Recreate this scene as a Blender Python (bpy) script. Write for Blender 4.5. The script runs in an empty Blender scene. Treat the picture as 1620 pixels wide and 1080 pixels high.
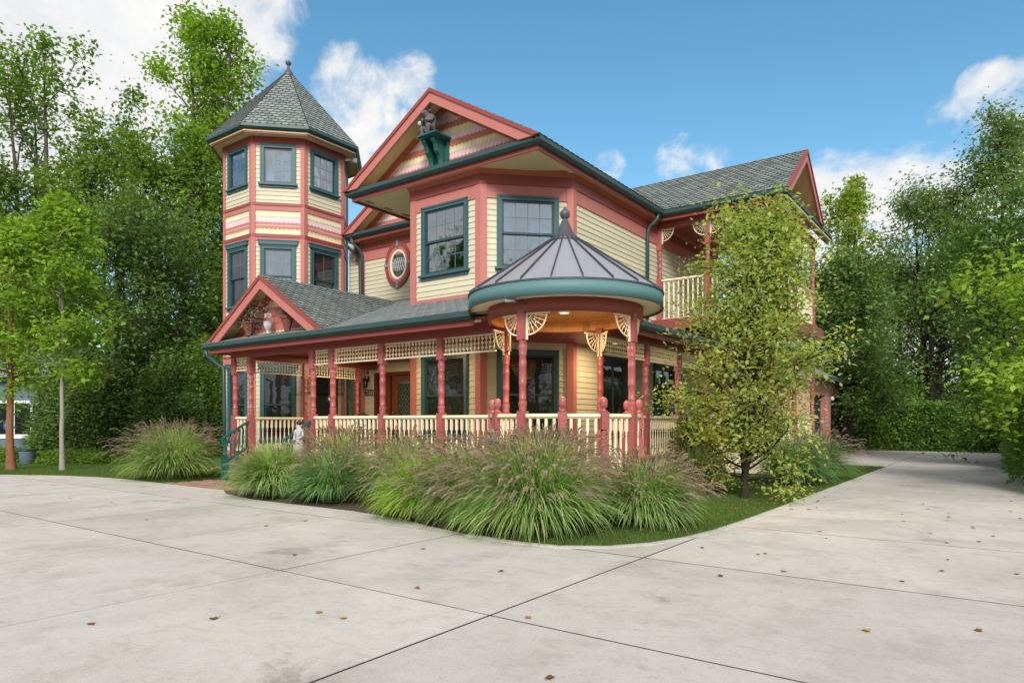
import bpy, bmesh, math, random
import numpy as np
from mathutils import Matrix, Vector
R=math.radians; PI=math.pi
random.seed(7); rng=np.random.default_rng(7)
S=bpy.context.scene
C=bpy.data.collections.new('scene'); S.collection.children.link(C)

# ---------------------------------------------------------------- camera, sky, sun, exposure
YAW=R(36.1); EYE=1.25; FPX=1070.0
cd=bpy.data.cameras.new('camera'); cam=bpy.data.objects.new('camera',cd); C.objects.link(cam)
cd.sensor_width=36; cd.lens=36*FPX/1620; cd.shift_y=127/1620; cd.clip_start=.05; cd.clip_end=2000
cam.location=(0,0,EYE); cam.rotation_euler=(R(90),0,YAW); S.camera=cam
def ray_dir(px,py):            # unit direction of a view ray, used to aim the clouds
    r=(px-810)/FPX; u=(667-py)/FPX
    v=Vector((r*math.cos(YAW)-math.sin(YAW), r*math.sin(YAW)+math.cos(YAW), u)); return v.normalized()
SUN_AZ=R(146); SUN_EL=R(36)     # azimuth clockwise from +Y
sd=bpy.data.lights.new('sun','SUN'); sun=bpy.data.objects.new('sun',sd); C.objects.link(sun)
sd.energy=2.05; sd.angle=R(20); sd.color=(1,.955,.885)
sun.rotation_euler=(R(90)-SUN_EL,0,-SUN_AZ+PI); sun.location=(0,-10,30)
W=bpy.data.worlds.new('World'); S.world=W; W.use_nodes=True
nt=W.node_tree; nt.nodes.clear()
def N(t,**k):
    n=nt.nodes.new(t)
    for a,b in k.items(): setattr(n,a,b)
    return n
def L(a,b): nt.links.new(a,b)
def M(op,a,b=None,c=None,clamp=False):
    n=N('ShaderNodeMath',operation=op,use_clamp=clamp)
    for i,v in enumerate((a,b,c)):
        if v is None: continue
        if isinstance(v,(int,float)): n.inputs[i].default_value=v
        else: L(v,n.inputs[i])
    return n.outputs[0]
sky=N('ShaderNodeTexSky',sky_type='NISHITA'); sky.sun_disc=False
sky.sun_elevation=SUN_EL; sky.sun_rotation=SUN_AZ; sky.air_density=1.0; sky.dust_density=.6; sky.ozone_density=1.6
tc=N('ShaderNodeTexCoord'); gen=tc.outputs['Generated']
sepn=N('ShaderNodeSeparateXYZ'); L(gen,sepn.inputs[0]); zc=sepn.outputs[2]
def noise(vec,scale,detail,rough,dist=0,off=(0,0,0),sc=(1,1,1)):
    mp=N('ShaderNodeMapping'); mp.inputs['Location'].default_value=off; mp.inputs['Scale'].default_value=sc
    L(vec,mp.inputs[0]); n=N('ShaderNodeTexNoise'); n.inputs['Scale'].default_value=scale
    n.inputs['Detail'].default_value=detail; n.inputs['Roughness'].default_value=rough; n.inputs['Distortion'].default_value=dist
    L(mp.outputs[0],n.inputs['Vector']); return n.outputs[0]
n1=noise(gen,8,10,.62,.3,(3.1,1.2,.4),(1,1,1.5)); n2=noise(gen,2.1,5,.5,.1,(8.7,2.2,5.4),(1,1,1.3))
n3=noise(gen,9,8,.65,.2,(1,7,3),(1,1,1.6))
# cloud banks: (view ray, angular radius in degrees, weight)
blobs=[((60,40),19,.50),((290,20),12,.46),((190,170),12,.48),((400,60),5,.30),((560,150),5.5,.42),((640,120),4,.36),((520,240),6,.44),((610,210),4,.40),((440,50),3.5,.28),
 ((585,50),2.2,.24),((962,265),2.6,.36),((1090,292),5.5,.37),((1160,262),3.5,.32),((1330,345),8.5,.47),((1440,335),8.5,.48),((1530,250),7,.40),((1610,190),6,.42),((1570,150),3.6,.40),((1420,440),14,.5),((1620,420),14,.5),((100,330),12,.25)]
acc=None
for (p,rad,w) in blobs:
    d=ray_dir(*p); vm=N('ShaderNodeVectorMath',operation='DOT_PRODUCT'); L(gen,vm.inputs[0]); vm.inputs[1].default_value=d
    mr=N('ShaderNodeMapRange',interpolation_type='SMOOTHSTEP'); L(vm.outputs['Value'],mr.inputs[0])
    mr.inputs[1].default_value=math.cos(R(rad)); mr.inputs[2].default_value=math.cos(R(rad*.25)); mr.inputs[3].default_value=0; mr.inputs[4].default_value=w
    acc=mr.outputs[0] if acc is None else M('MAXIMUM',acc,mr.outputs[0])
vf=N('ShaderNodeVectorMath',operation='DOT_PRODUCT'); L(gen,vf.inputs[0]); vf.inputs[1].default_value=ray_dir(810,300)
front=N('ShaderNodeMapRange',interpolation_type='SMOOTHSTEP'); L(vf.outputs['Value'],front.inputs[0])
front.inputs[1].default_value=.45; front.inputs[2].default_value=.72; front.inputs[3].default_value=.48; front.inputs[4].default_value=0
acc=M('MAXIMUM',acc,front.outputs[0])
dens=M('ADD',M('ADD',M('MULTIPLY',n1,.75),M('MULTIPLY',n2,.35)),acc)
mask=N('ShaderNodeMapRange',interpolation_type='SMOOTHSTEP'); L(dens,mask.inputs[0]); mask.inputs[1].default_value=.84; mask.inputs[2].default_value=1.03
shade=N('ShaderNodeMapRange'); L(M('ADD',M('MULTIPLY',n3,.8),M('MULTIPLY',n1,.3)),shade.inputs[0]); shade.inputs[1].default_value=.35; shade.inputs[2].default_value=.75
cc=N('ShaderNodeMix',data_type='RGBA'); L(shade.outputs[0],cc.inputs[0]); cc.inputs[6].default_value=(3.7,3.9,4.2,1); cc.inputs[7].default_value=(5.3,5.2,5.0,1)
hs=N('ShaderNodeHueSaturation'); hs.inputs['Hue'].default_value=.482; hs.inputs['Saturation'].default_value=1.20; hs.inputs['Value'].default_value=.93
L(sky.outputs[0],hs.inputs['Color'])
mx=N('ShaderNodeMix',data_type='RGBA'); L(mask.outputs[0],mx.inputs[0]); L(hs.outputs[0],mx.inputs[6]); L(cc.outputs[2],mx.inputs[7])
bg=N('ShaderNodeBackground'); bg.inputs[1].default_value=.10; L(mx.outputs[2],bg.inputs[0])
wo=N('ShaderNodeOutputWorld'); L(bg.outputs[0],wo.inputs[0])
S.view_settings.view_transform='Standard'; S.view_settings.look='None'; S.view_settings.gamma=1; S.view_settings.use_curve_mapping=False
S.view_settings.exposure=1.0
S.cycles.max_bounces=10; S.cycles.diffuse_bounces=6; S.cycles.transparent_max_bounces=12; S.cycles.use_denoising=True

# ---------------------------------------------------------------- materials
MATS={}
def mat(name,col,rough=.6,spec=.4,var=.12,vscale=3.0,bump=.0,bscale=60,metal=0,rand=0,trans=0,attr=None,streak=0,dirt=None):
    if name in MATS: return MATS[name]
    m=bpy.data.materials.new(name); m.use_nodes=True; t=m.node_tree; t.nodes.clear(); MATS[name]=m
    def n(ty,**k):
        x=t.nodes.new(ty)
        for a,b in k.items(): setattr(x,a,b)
        return x
    def l(a,b): t.links.new(a,b)
    out=n('ShaderNodeOutputMaterial'); p=n('ShaderNodeBsdfPrincipled')
    p.inputs['Roughness'].default_value=rough; p.inputs['Specular IOR Level'].default_value=spec; p.inputs['Metallic'].default_value=metal
    tcn=n('ShaderNodeTexCoord'); geo=n('ShaderNodeNewGeometry')
    ns=n('ShaderNodeTexNoise'); ns.inputs['Scale'].default_value=vscale; ns.inputs['Detail'].default_value=7; ns.inputs['Roughness'].default_value=.62
    if streak:
        mp=n('ShaderNodeMapping'); mp.inputs['Scale'].default_value=(1,1,1/streak); l(geo.outputs['Position'],mp.inputs[0]); l(mp.outputs[0],ns.inputs['Vector'])
    else: l(geo.outputs['Position'],ns.inputs['Vector'])
    fac=ns.outputs[0]
    def math_(op,a,b):
        x=n('ShaderNodeMath',operation=op)
        for i,v in enumerate((a,b)):
            if isinstance(v,(int,float)): x.inputs[i].default_value=v
            else: l(v,x.inputs[i])
        return x.outputs[0]
    f=math_('MULTIPLY',math_('SUBTRACT',fac,.5),var*2.6)
    if rand:
        oi=n('ShaderNodeObjectInfo')
        rr=math_('FRACT',math_('ADD',oi.outputs['Random'],geo.outputs['Random Per Island']),0)
        f=math_('ADD',f,math_('MULTIPLY',math_('SUBTRACT',rr,.5),rand))
    if attr:
        at=n('ShaderNodeAttribute'); at.attribute_name=attr
        f=math_('ADD',f,math_('MULTIPLY',math_('SUBTRACT',at.outputs['Fac'],.5),1.0))
    v=math_('ADD',f,1.0)
    mxn=n('ShaderNodeVectorMath',operation='SCALE'); mxn.inputs[0].default_value=col[:3]; l(v,mxn.inputs['Scale'])
    colo=mxn.outputs[0]
    if attr and len(col)>3:       # second tint (yellower) driven by the attribute
        mm=n('ShaderNodeMix',data_type='RGBA'); mr=n('ShaderNodeMapRange'); mr.inputs[1].default_value=.62; mr.inputs[2].default_value=1.0
        l(at.outputs['Fac'],mr.inputs[0]); l(mr.outputs[0],mm.inputs[0]); l(colo,mm.inputs[6]); mm.inputs[7].default_value=(*col[3],1); colo=mm.outputs[2]
    if dirt:
        n5=n('ShaderNodeTexNoise'); n5.inputs['Scale'].default_value=dirt[1]; n5.inputs['Detail'].default_value=9; n5.inputs['Roughness'].default_value=.7
        l(geo.outputs['Position'],n5.inputs['Vector']); m5=n('ShaderNodeMapRange'); m5.inputs[1].default_value=dirt[2]; m5.inputs[2].default_value=dirt[2]+.22; m5.inputs[4].default_value=dirt[3]
        l(n5.outputs[0],m5.inputs[0]); mm=n('ShaderNodeMix',data_type='RGBA'); l(m5.outputs[0],mm.inputs[0]); l(colo,mm.inputs[6]); mm.inputs[7].default_value=(*dirt[0],1); colo=mm.outputs[2]
    l(colo,p.inputs['Base Color'])
    if bump:
        nb=n('ShaderNodeTexNoise'); nb.inputs['Scale'].default_value=bscale; nb.inputs['Detail'].default_value=5; l(geo.outputs['Position'],nb.inputs['Vector'])
        b=n('ShaderNodeBump'); b.inputs['Strength'].default_value=bump; b.inputs['Distance'].default_value=.01; l(nb.outputs[0],b.inputs['Height']); l(b.outputs[0],p.inputs['Normal'])
    if trans:
        tr=n('ShaderNodeBsdfTranslucent'); tm=n('ShaderNodeVectorMath',operation='MULTIPLY'); l(colo,tm.inputs[0]); tm.inputs[1].default_value=(1.25,1.3,.55); l(tm.outputs[0],tr.inputs[0])
        ms=n('ShaderNodeMixShader'); ms.inputs[0].default_value=trans; l(p.outputs[0],ms.inputs[1]); l(tr.outputs[0],ms.inputs[2]); l(ms.outputs[0],out.inputs[0])
    else: l(p.outputs[0],out.inputs[0])
    return m
CREAM=(.56,.52,.385)
m_siding=mat('cream_siding',CREAM,.55,.3,.06,1.6,.08,90,rand=.11,streak=3,dirt=((.50,.44,.31),2.2,.56,.35))
m_cream=mat('cream_paint',(.80,.72,.52),.5,.35,.06,4,dirt=((.42,.36,.25),5,.62,.5))
m_tan=mat('tan_soffit_paint',(.62,.52,.28),.6,.3,.08,2)
m_coral=mat('coral_paint',(.455,.16,.14),.55,.3,.10,2.5,.08,70,streak=4,dirt=((.30,.10,.085),3.5,.58,.4))
m_post=mat('rose_red_post_paint',(.35,.092,.092),.4,.45,.10,5,.05,70)
m_brick_shaded=mat('shaded_brick_red_paint',(.26,.055,.045),.45,.4,.10,2.5,.05,70)  # partly a darker red paint, partly shadow put into the colour
m_orange_lit=mat('lit_orange_red_paint',(.42,.10,.045),.5,.4,.10,2.5)  # red trim with the orange cast of the light put into its colour
m_pinkw=mat('pale_pink_paint',(.72,.52,.54),.55,.3,.07,3,rand=.06)
m_creamsc=mat('cream_scallop_paint',(.76,.66,.42),.55,.3,.07,3,rand=.06)
m_coralsc=mat('coral_scallop_paint',(.50,.17,.14),.55,.3,.08,3,rand=.08)
m_teal=mat('teal_trim_paint',(.040,.105,.120),.45,.4,.10,3)
m_gutter=mat('dark_teal_gutter',(.028,.068,.070),.42,.45,.12,3,dirt=((.08,.12,.12),6,.62,.5))
m_fascia=mat('teal_fascia_paint',(.095,.20,.21),.55,.3,.06,3,dirt=((.25,.42,.40),9,.70,.6))
m_green=mat('stair_green_paint',(.008,.10,.085),.4,.5,.12,3)
m_shingle=mat('grey_green_shingle',(.205,.235,.225),.85,.2,.18,2.2,.6,220,rand=.42,dirt=((.20,.22,.20),60,.60,.35))
m_shingle2=mat('weathered_grey_shingle',(.18,.20,.20),.85,.2,.18,2.2,.6,220,rand=.34)
m_felt=mat('roof_felt',(.025,.03,.03),.9,.2,.15,3)
m_metal=mat('standing_seam_metal',(.31,.315,.335),.42,.5,.07,2.5,metal=.15,rand=.05)
m_seam=mat('seam_metal',(.045,.045,.06),.4,.5,.1,3)
m_lead=mat('dark_finial_metal',(.07,.07,.085),.45,.5,.2,12)
m_wood=mat('orange_cedar',(.66,.29,.07),.45,.4,.3,6,rand=.4,streak=.2)
m_darkwood=mat('brown_ceiling_board',(.27,.105,.055),.5,.4,.2,5,rand=.3)
m_deck=mat('weathered_deck_board',(.22,.17,.13),.8,.2,.25,6,.3,60,rand=.3,dirt=((.09,.08,.07),8,.55,.5))
m_door=mat('mahogany_door',(.12,.03,.015),.3,.5,.3,8,streak=5)
m_doorl=mat('oiled_door_wood',(.11,.036,.016),.35,.5,.3,8,streak=5)
m_black=mat('black_metal',(.012,.012,.013),.4,.5,.1,5)
m_screen=mat('dark_screen_door',(.018,.019,.020),.55,.3,.15,5)
m_sash=mat('dark_sash_paint',(.02,.045,.055),.4,.5,.1,4)
m_grey=mat('grey_metal',(.22,.22,.24),.5,.5,.1,5)
m_stone=mat('dark_grey_stone',(.11,.105,.12),.6,.4,.45,14,.5,60,dirt=((.35,.34,.36),12,.58,.6))
m_white=mat('white_paint',(.78,.78,.77),.5,.4,.05,5)
m_terra=mat('rusty_brown_glaze',(.19,.06,.04),.5,.4,.4,9,dirt=((.35,.15,.10),12,.55,.5))
m_bulb=mat('opal_bulb_glass',(.85,.84,.80),.15,.6,.02,4)
m_concrete=mat('concrete',(.53,.50,.465),.85,.25,.10,.8,.35,190,rand=.13,dirt=((.30,.275,.24),1.6,.50,.55))
def wear(m,layers):
    t=m.node_tree; p=[n for n in t.nodes if n.type=='BSDF_PRINCIPLED'][0]; src=p.inputs['Base Color'].links[0].from_socket; geo=[n for n in t.nodes if n.type=='NEW_GEOMETRY'][0]
    for (sc,vec,lo,hi,col,amt,det) in layers:
        mp=t.nodes.new('ShaderNodeMapping'); mp.inputs['Scale'].default_value=vec; t.links.new(geo.outputs['Position'],mp.inputs[0])
        n=t.nodes.new('ShaderNodeTexNoise'); n.inputs['Scale'].default_value=sc; n.inputs['Detail'].default_value=det; n.inputs['Roughness'].default_value=.72; n.inputs['Distortion'].default_value=.3; t.links.new(mp.outputs[0],n.inputs['Vector'])
        r=t.nodes.new('ShaderNodeMapRange'); r.inputs[1].default_value=lo; r.inputs[2].default_value=hi; r.inputs[4].default_value=amt; t.links.new(n.outputs[0],r.inputs[0])
        x=t.nodes.new('ShaderNodeMix'); x.data_type='RGBA'; x.blend_type='MULTIPLY'; t.links.new(r.outputs[0],x.inputs[0]); t.links.new(src,x.inputs[6]); x.inputs[7].default_value=(*col,1); src=x.outputs[2]
    t.links.new(src,p.inputs['Base Color'])
wear(m_concrete,[(.45,(1,1,1),.46,.72,(.62,.60,.57),.60,10),(2.2,(1,.5,1),.50,.74,(.70,.69,.66),.5,10),(14,(1,1,1),.52,.72,(.72,.71,.69),.5,8),(9,(.35,1,1),.55,.75,(.60,.58,.55),.5,8),(70,(1,1,1),.40,.75,(.72,.71,.70),.55,3),(.8,(1,1,1),.60,.66,(.42,.40,.37),.45,12)])
m_joint=mat('joint_filler',(.035,.03,.027),.95,.1,.2,8)
m_paver=mat('red_brown_paver',(.30,.19,.145),.9,.2,.2,6,.3,100,rand=.4)
m_soil=mat('bark_soil',(.09,.07,.05),.95,.1,.4,12,.8,40)
m_lawn=mat('lawn_turf',(.085,.15,.03),.95,.1,.35,4,.8,60,dirt=((.12,.10,.05),1.3,.60,.55))
m_blue=mat('blue_grey_siding',(.12,.17,.22),.6,.3,.1,3)
m_greyside=mat('grey_siding_far',(.27,.25,.24),.7,.3,.12,2)
m_pinkside=mat('pink_brick_far',(.33,.19,.15),.8,.2,.2,20)
m_bark=mat('grey_brown_bark',(.095,.08,.062),.9,.2,.4,9,.8,40,streak=5)
m_barkpale=mat('pale_grey_bark',(.30,.28,.24),.85,.2,.3,9,.5,50,streak=3)
m_barkred=mat('reddish_brown_bark',(.24,.11,.06),.9,.2,.45,9,.8,40,streak=3)
m_barkdk=mat('dark_bark',(.035,.028,.022),.9,.2,.4,9,.8,40,streak=5)
def leafmat(n,c,c2,tr=.35): k=2.4; return mat(n,(c[0]*k,c[1]*k,c[2]*k,tuple(x*1.15 for x in c2)),.62,.16,.25,.7,attr='tone',trans=min(.5,tr+.12))
l_mid=leafmat('leaf_mid_green',(.085,.135,.024),(.12,.19,.03))
l_bright=leafmat('leaf_bright_green',(.12,.19,.026),(.21,.27,.04))
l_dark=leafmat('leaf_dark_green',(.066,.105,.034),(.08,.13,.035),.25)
l_grey=leafmat('leaf_grey_green',(.092,.130,.048),(.12,.16,.05))
l_yel=leafmat('leaf_yellow_green',(.12,.17,.03),(.42,.33,.03))
l_pear=leafmat('leaf_pear_green',(.16,.195,.062),(.40,.33,.05),.42)
l_vine=leafmat('leaf_vine_green',(.065,.115,.030),(.15,.24,.04),.3)
l_gras=leafmat('grass_blade_green',(.145,.215,.075),(.38,.38,.18),.3)
l_grasy=leafmat('grass_blade_lime',(.16,.235,.040),(.30,.34,.08),.3)
l_grasd=leafmat('grass_blade_deep_green',(.09,.16,.06),(.12,.20,.08),.3)
l_plume=leafmat('grass_plume_mauve',(.20,.155,.135),(.42,.34,.28),.3)
l_turf=leafmat('turf_blade',(.055,.088,.022),(.17,.19,.05),.3)
l_dry=leafmat('fallen_leaf_brown',(.10,.045,.02),(.40,.26,.05),.1)
def glassmat(name,base,refl,rough=.03,clear=False):
    m=bpy.data.materials.new(name); m.use_nodes=True; t=m.node_tree; t.nodes.clear()
    o=t.nodes.new('ShaderNodeOutputMaterial'); d=t.nodes.new('ShaderNodeBsdfTransparent' if clear else 'ShaderNodeBsdfDiffuse'); g=t.nodes.new('ShaderNodeBsdfGlossy'); mx=t.nodes.new('ShaderNodeMixShader')
    geo=t.nodes.new('ShaderNodeNewGeometry'); nz=t.nodes.new('ShaderNodeTexNoise'); nz.inputs['Scale'].default_value=1.7; nz.inputs['Detail'].default_value=2
    t.links.new(geo.outputs['Position'],nz.inputs['Vector']); b=t.nodes.new('ShaderNodeBump'); b.inputs['Strength'].default_value=.16; b.inputs['Distance'].default_value=.05
    t.links.new(nz.outputs[0],b.inputs['Height']); t.links.new(b.outputs[0],g.inputs['Normal'])
    lw=t.nodes.new('ShaderNodeFresnel'); lw.inputs[0].default_value=1.5
    ad=t.nodes.new('ShaderNodeMath'); ad.operation='ADD'; ad.use_clamp=True; t.links.new(lw.outputs[0],ad.inputs[0]); ad.inputs[1].default_value=refl
    t.links.new(ad.outputs[0],mx.inputs[0]); d.inputs[0].default_value=(*base,1); g.inputs['Roughness'].default_value=rough; g.inputs[0].default_value=(.85,.93,1,1)
    t.links.new(d.outputs[0],mx.inputs[1]); t.links.new(g.outputs[0],mx.inputs[2]); t.links.new(mx.outputs[0],o.inputs[0]); return m
g_sky=glassmat('window_glass',(.55,.62,.66),.27,clear=True)
m_curtain=mat('pale_curtain',(.42,.42,.40),.8,.1,.15,9,streak=6)
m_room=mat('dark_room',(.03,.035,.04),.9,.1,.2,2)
g_dark=glassmat('dark_window_glass',(.015,.018,.02),.04)
g_door=glassmat('leaded_door_glass',(.05,.07,.06),.12,.15)

# ---------------------------------------------------------------- mesh helpers
WM={}
def wmat(o): return WM.get(o.name,Matrix.Identity(4)) if o else Matrix.Identity(4)
def link(o,parent,mw):
    C.objects.link(o); WM[o.name]=mw.copy()
    if parent: o.parent=parent; o.matrix_basis=wmat(parent).inverted()@mw
    else: o.matrix_basis=mw
    return o
def thing(name,label,cat,loc=(0,0,0),rz=0,group=None,kind=None):
    o=bpy.data.objects.new(name,None); o.empty_display_size=.3
    link(o,None,Matrix.Translation(loc)@Matrix.Rotation(rz,4,'Z')); return tag(o,label,cat,group,kind)
def tag(o,label=None,cat=None,group=None,kind=None):
    if label: o['label']=label
    if cat: o['category']=cat
    if group: o['group']=group
    if kind: o['kind']=kind
    return o
def place(me,name,parent,mw,label=None):
    o=bpy.data.objects.new(name,me); link(o,parent,mw)
    if label: o['label']=label
    return o
def TR(x,y,z,rz=0): return Matrix.Translation((x,y,z))@Matrix.Rotation(rz,4,'Z')
class MB:
    def __init__(s): s.v=[]; s.f=[]; s.m=[]; s.sm=[]
    def add(s,vs,fs,mi=0,smooth=False):
        b=len(s.v); s.v+= [tuple(v) for v in vs]; s.f+=[tuple(b+i for i in f) for f in fs]; s.m+=[mi]*len(fs); s.sm+=[smooth]*len(fs); return s
    def box(s,c,d,rz=0,mi=0,T=None):
        x,y,z=d[0]/2,d[1]/2,d[2]/2
        vs=[Vector((a*x,b*y,e*z)) for e in(-1,1) for b in(-1,1) for a in(-1,1)]
        if rz: q=Matrix.Rotation(rz,3,'Z'); vs=[q@v for v in vs]
        vs=[v+Vector(c) for v in vs]
        if T: vs=[T@v for v in vs]
        return s.add(vs,[(0,2,3,1),(4,5,7,6),(0,1,5,4),(2,6,7,3),(0,4,6,2),(1,3,7,5)],mi)
    def bb(s,a,b,mi=0,T=None):
        return s.box([(a[i]+b[i])/2 for i in range(3)],[abs(b[i]-a[i]) for i in range(3)],0,mi,T)
    def prism(s,poly,z0,z1,mi=0,T=None):       # polygon in xy (ccw) extruded in z
        n=len(poly); vs=[Vector((p[0],p[1],z0)) for p in poly]+[Vector((p[0],p[1],z1)) for p in poly]
        if T: vs=[T@v for v in vs]
        return s.add(vs,[tuple(range(n-1,-1,-1)),tuple(range(n,2*n))]+[(i,(i+1)%n,n+(i+1)%n,n+i) for i in range(n)],mi)
    def lathe(s,pr,n=12,c=(0,0,0),mi=0,a0=0,a1=2*PI,smooth=True,T=None,caps=True):
        full=abs(a1-a0-2*PI)<1e-6; k=n if full else n+1; vs=[]
        for r,z in pr:
            for i in range(k):
                a=a0+(a1-a0)*i/n; vs.append(Vector((c[0]+r*math.cos(a),c[1]+r*math.sin(a),c[2]+z)))
        fs=[]
        for j in range(len(pr)-1):
            for i in range(n):
                i2=(i+1)%k; fs.append((j*k+i,j*k+i2,(j+1)*k+i2,(j+1)*k+i))
        if full and caps:
            if pr[0][0]>1e-4: fs.append(tuple(range(k-1,-1,-1)))
            if pr[-1][0]>1e-4: fs.append(tuple((len(pr)-1)*k+i for i in range(k)))
        if T: vs=[T@v for v in vs]
        return s.add(vs,fs,mi,smooth)
    def tube(s,pts,r,n=6,mi=0,T=None,smooth=True):
        pts=[Vector(p) for p in pts]; rs=r if isinstance(r,(list,tuple)) else [r]*len(pts); vs=[]; up=None
        for i,p in enumerate(pts):
            t=(pts[min(i+1,len(pts)-1)]-pts[max(i-1,0)]).normalized()
            if up is None: up=Vector((0,0,1)) if abs(t.z)<.9 else Vector((1,0,0))
            x=t.cross(up).normalized(); up=x.cross(t).normalized()
            for k in range(n):
                a=2*PI*k/n+PI/n; vs.append(p+rs[i]*(math.cos(a)*x+math.sin(a)*up))
        if T: vs=[T@v for v in vs]
        m=len(pts); fs=[(j*n+k,j*n+(k+1)%n,(j+1)*n+(k+1)%n,(j+1)*n+k) for j in range(m-1) for k in range(n)]
        fs+=[tuple(range(n-1,-1,-1)),tuple((m-1)*n+k for k in range(n))]
        return s.add(vs,fs,mi,smooth and n>4)
    def sweep(s,path,prof,closed=False,mi=0):  # prof (outward,z); outward is right of travel
        P=[Vector(p) for p in path]; n=len(P); k=len(prof); vs=[]
        for i,p in enumerate(P):
            d1=(p-P[i-1]) if (i>0 or closed) else None; d2=(P[(i+1)%n]-p) if (i<n-1 or closed) else None
            def rt(d): d=Vector((d.x,d.y,0)).normalized(); return Vector((d.y,-d.x,0))
            if d1 is None: o=rt(d2)
            elif d2 is None: o=rt(d1)
            else:
                a,b=rt(d1),rt(d2); o=(a+b); o=o/max(.2,o.dot(a)) if o.length>1e-6 else a
            for (q,z) in prof: vs.append(p+o*q+Vector((0,0,z)))
        fs=[(j*k+i,((j+1)%n)*k+i,((j+1)%n)*k+(i+1)%k,j*k+(i+1)%k) for j in range(n if closed else n-1) for i in range(k)]
        if not closed: fs+=[tuple(range(k)),tuple(range(n*k-1,(n-1)*k-1,-1))]
        return s.add(vs,fs,mi)
    def mesh(s,name,mats,recalc=True):
        me=bpy.data.meshes.new(name); me.from_pydata(s.v,[],s.f); 
        for m in (mats if isinstance(mats,(list,tuple)) else [mats]): me.materials.append(m)
        me.polygons.foreach_set('material_index',s.m); me.polygons.foreach_set('use_smooth',s.sm)
        if recalc:
            b=bmesh.new(); b.from_mesh(me); bmesh.ops.recalc_face_normals(b,faces=b.faces); b.to_mesh(me); b.free()
        me.update(); return me
    def build(s,name,mats,parent=None,label=None,kind=None,recalc=True):
        a=np.array(s.v); lo,hi=a.min(0),a.max(0); c=Vector(((lo[0]+hi[0])/2,(lo[1]+hi[1])/2,lo[2]))
        s.v=[(v[0]-c.x,v[1]-c.y,v[2]-c.z) for v in s.v]
        o=bpy.data.objects.new(name,s.mesh(name,mats,recalc)); link(o,parent,Matrix.Translation(c))
        if label: o['label']=label
        if kind: o['kind']=kind
        return o
def bevel(o,w=.006,seg=1):
    b=o.modifiers.new('bevel','BEVEL'); b.width=w; b.segments=seg; b.limit_method='ANGLE'; return o
# screen size of a polygon, used only to decide which repeats are worth being single objects
def scr(p):
    d=-p[0]*math.sin(YAW)+p[1]*math.cos(YAW); 
    if d<.3: return None
    r=p[0]*math.cos(YAW)+p[1]*math.sin(YAW); return (810+FPX*r/d, 667-FPX*(p[2]-EYE)/d)
def scr_area(poly):
    q=[scr(p) for p in poly]
    if any(x is None for x in q): return 0
    cx=sum(x[0] for x in q)/len(q); cy=sum(x[1] for x in q)/len(q)
    if not(0<cx<1620 and 0<cy<1080): return 0
    return .5*sum(q[i][0]*q[(i+1)%len(q)][1]-q[(i+1)%len(q)][0]*q[i][1] for i in range(len(q)))
def clip(poly,cp):                            # convex clip polygon cp (ccw)
    out=poly
    for i in range(len(cp)):
        a,b=cp[i],cp[(i+1)%len(cp)]; inp=out; out=[]
        f=lambda p:(b[0]-a[0])*(p[1]-a[1])-(b[1]-a[1])*(p[0]-a[0])
        for j in range(len(inp)):
            p,q=inp[j],inp[(j+1)%len(inp)]; fp,fq=f(p),f(q)
            if fp>=0: out.append(p)
            if (fp>=0)!=(fq>=0): t=fp/(fp-fq); out.append((p[0]+t*(q[0]-p[0]),p[1]+t*(q[1]-p[1])))
        if not out: return []
    return out
# ---------------------------------------------------------------- the house
house=thing('victorian_house','cream lap-sided Victorian house with coral and teal trim, octagonal corner tower and wraparound porch','house',(-10,11.5,0))
YB=10.92; XL=-10.70; XM=-8.757; XN=-7.392; YN=12.288; YO=13.3; XO=-15.06
ZS=6.50; ZG=6.62                       # soffit and gutter top
DECK=.5
class Frame:                            # vertical wall frame: x along the wall, -y outward, z up
    def __init__(s,a,b): s.a=Vector((a[0],a[1],0)); s.b=Vector((b[0],b[1],0)); s.d=(s.b-s.a).normalized(); s.L=(s.b-s.a).length; s.n=Vector((s.d.y,-s.d.x,0)); s.rz=math.atan2(s.d.y,s.d.x)
    def M(s,u,z,off=0): p=s.a+s.d*u+s.n*off; return TR(p.x,p.y,z,s.rz)
    def p(s,u,z,off=0): p=s.a+s.d*u+s.n*off; return Vector((p.x,p.y,z))
E_=.118
def board_mesh(bm,T,L,h=E_):
    vs=[(0,-.020,0),(L,-.020,0),(L,-.006,h),(0,-.006,h),(0,.0,0),(L,0,0),(L,0,h),(0,0,h)]
    bm.add([T@Vector(v) for v in vs],[(0,1,2,3),(5,4,7,6),(1,5,6,2),(4,0,3,7),(4,5,1,0)])
BOARD=MB(); board_mesh(BOARD,Matrix.Identity(4),1.0); BOARD=BOARD.mesh('siding_board',m_siding)
boards=[]                               # (area, wall object, matrix, length)
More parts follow.
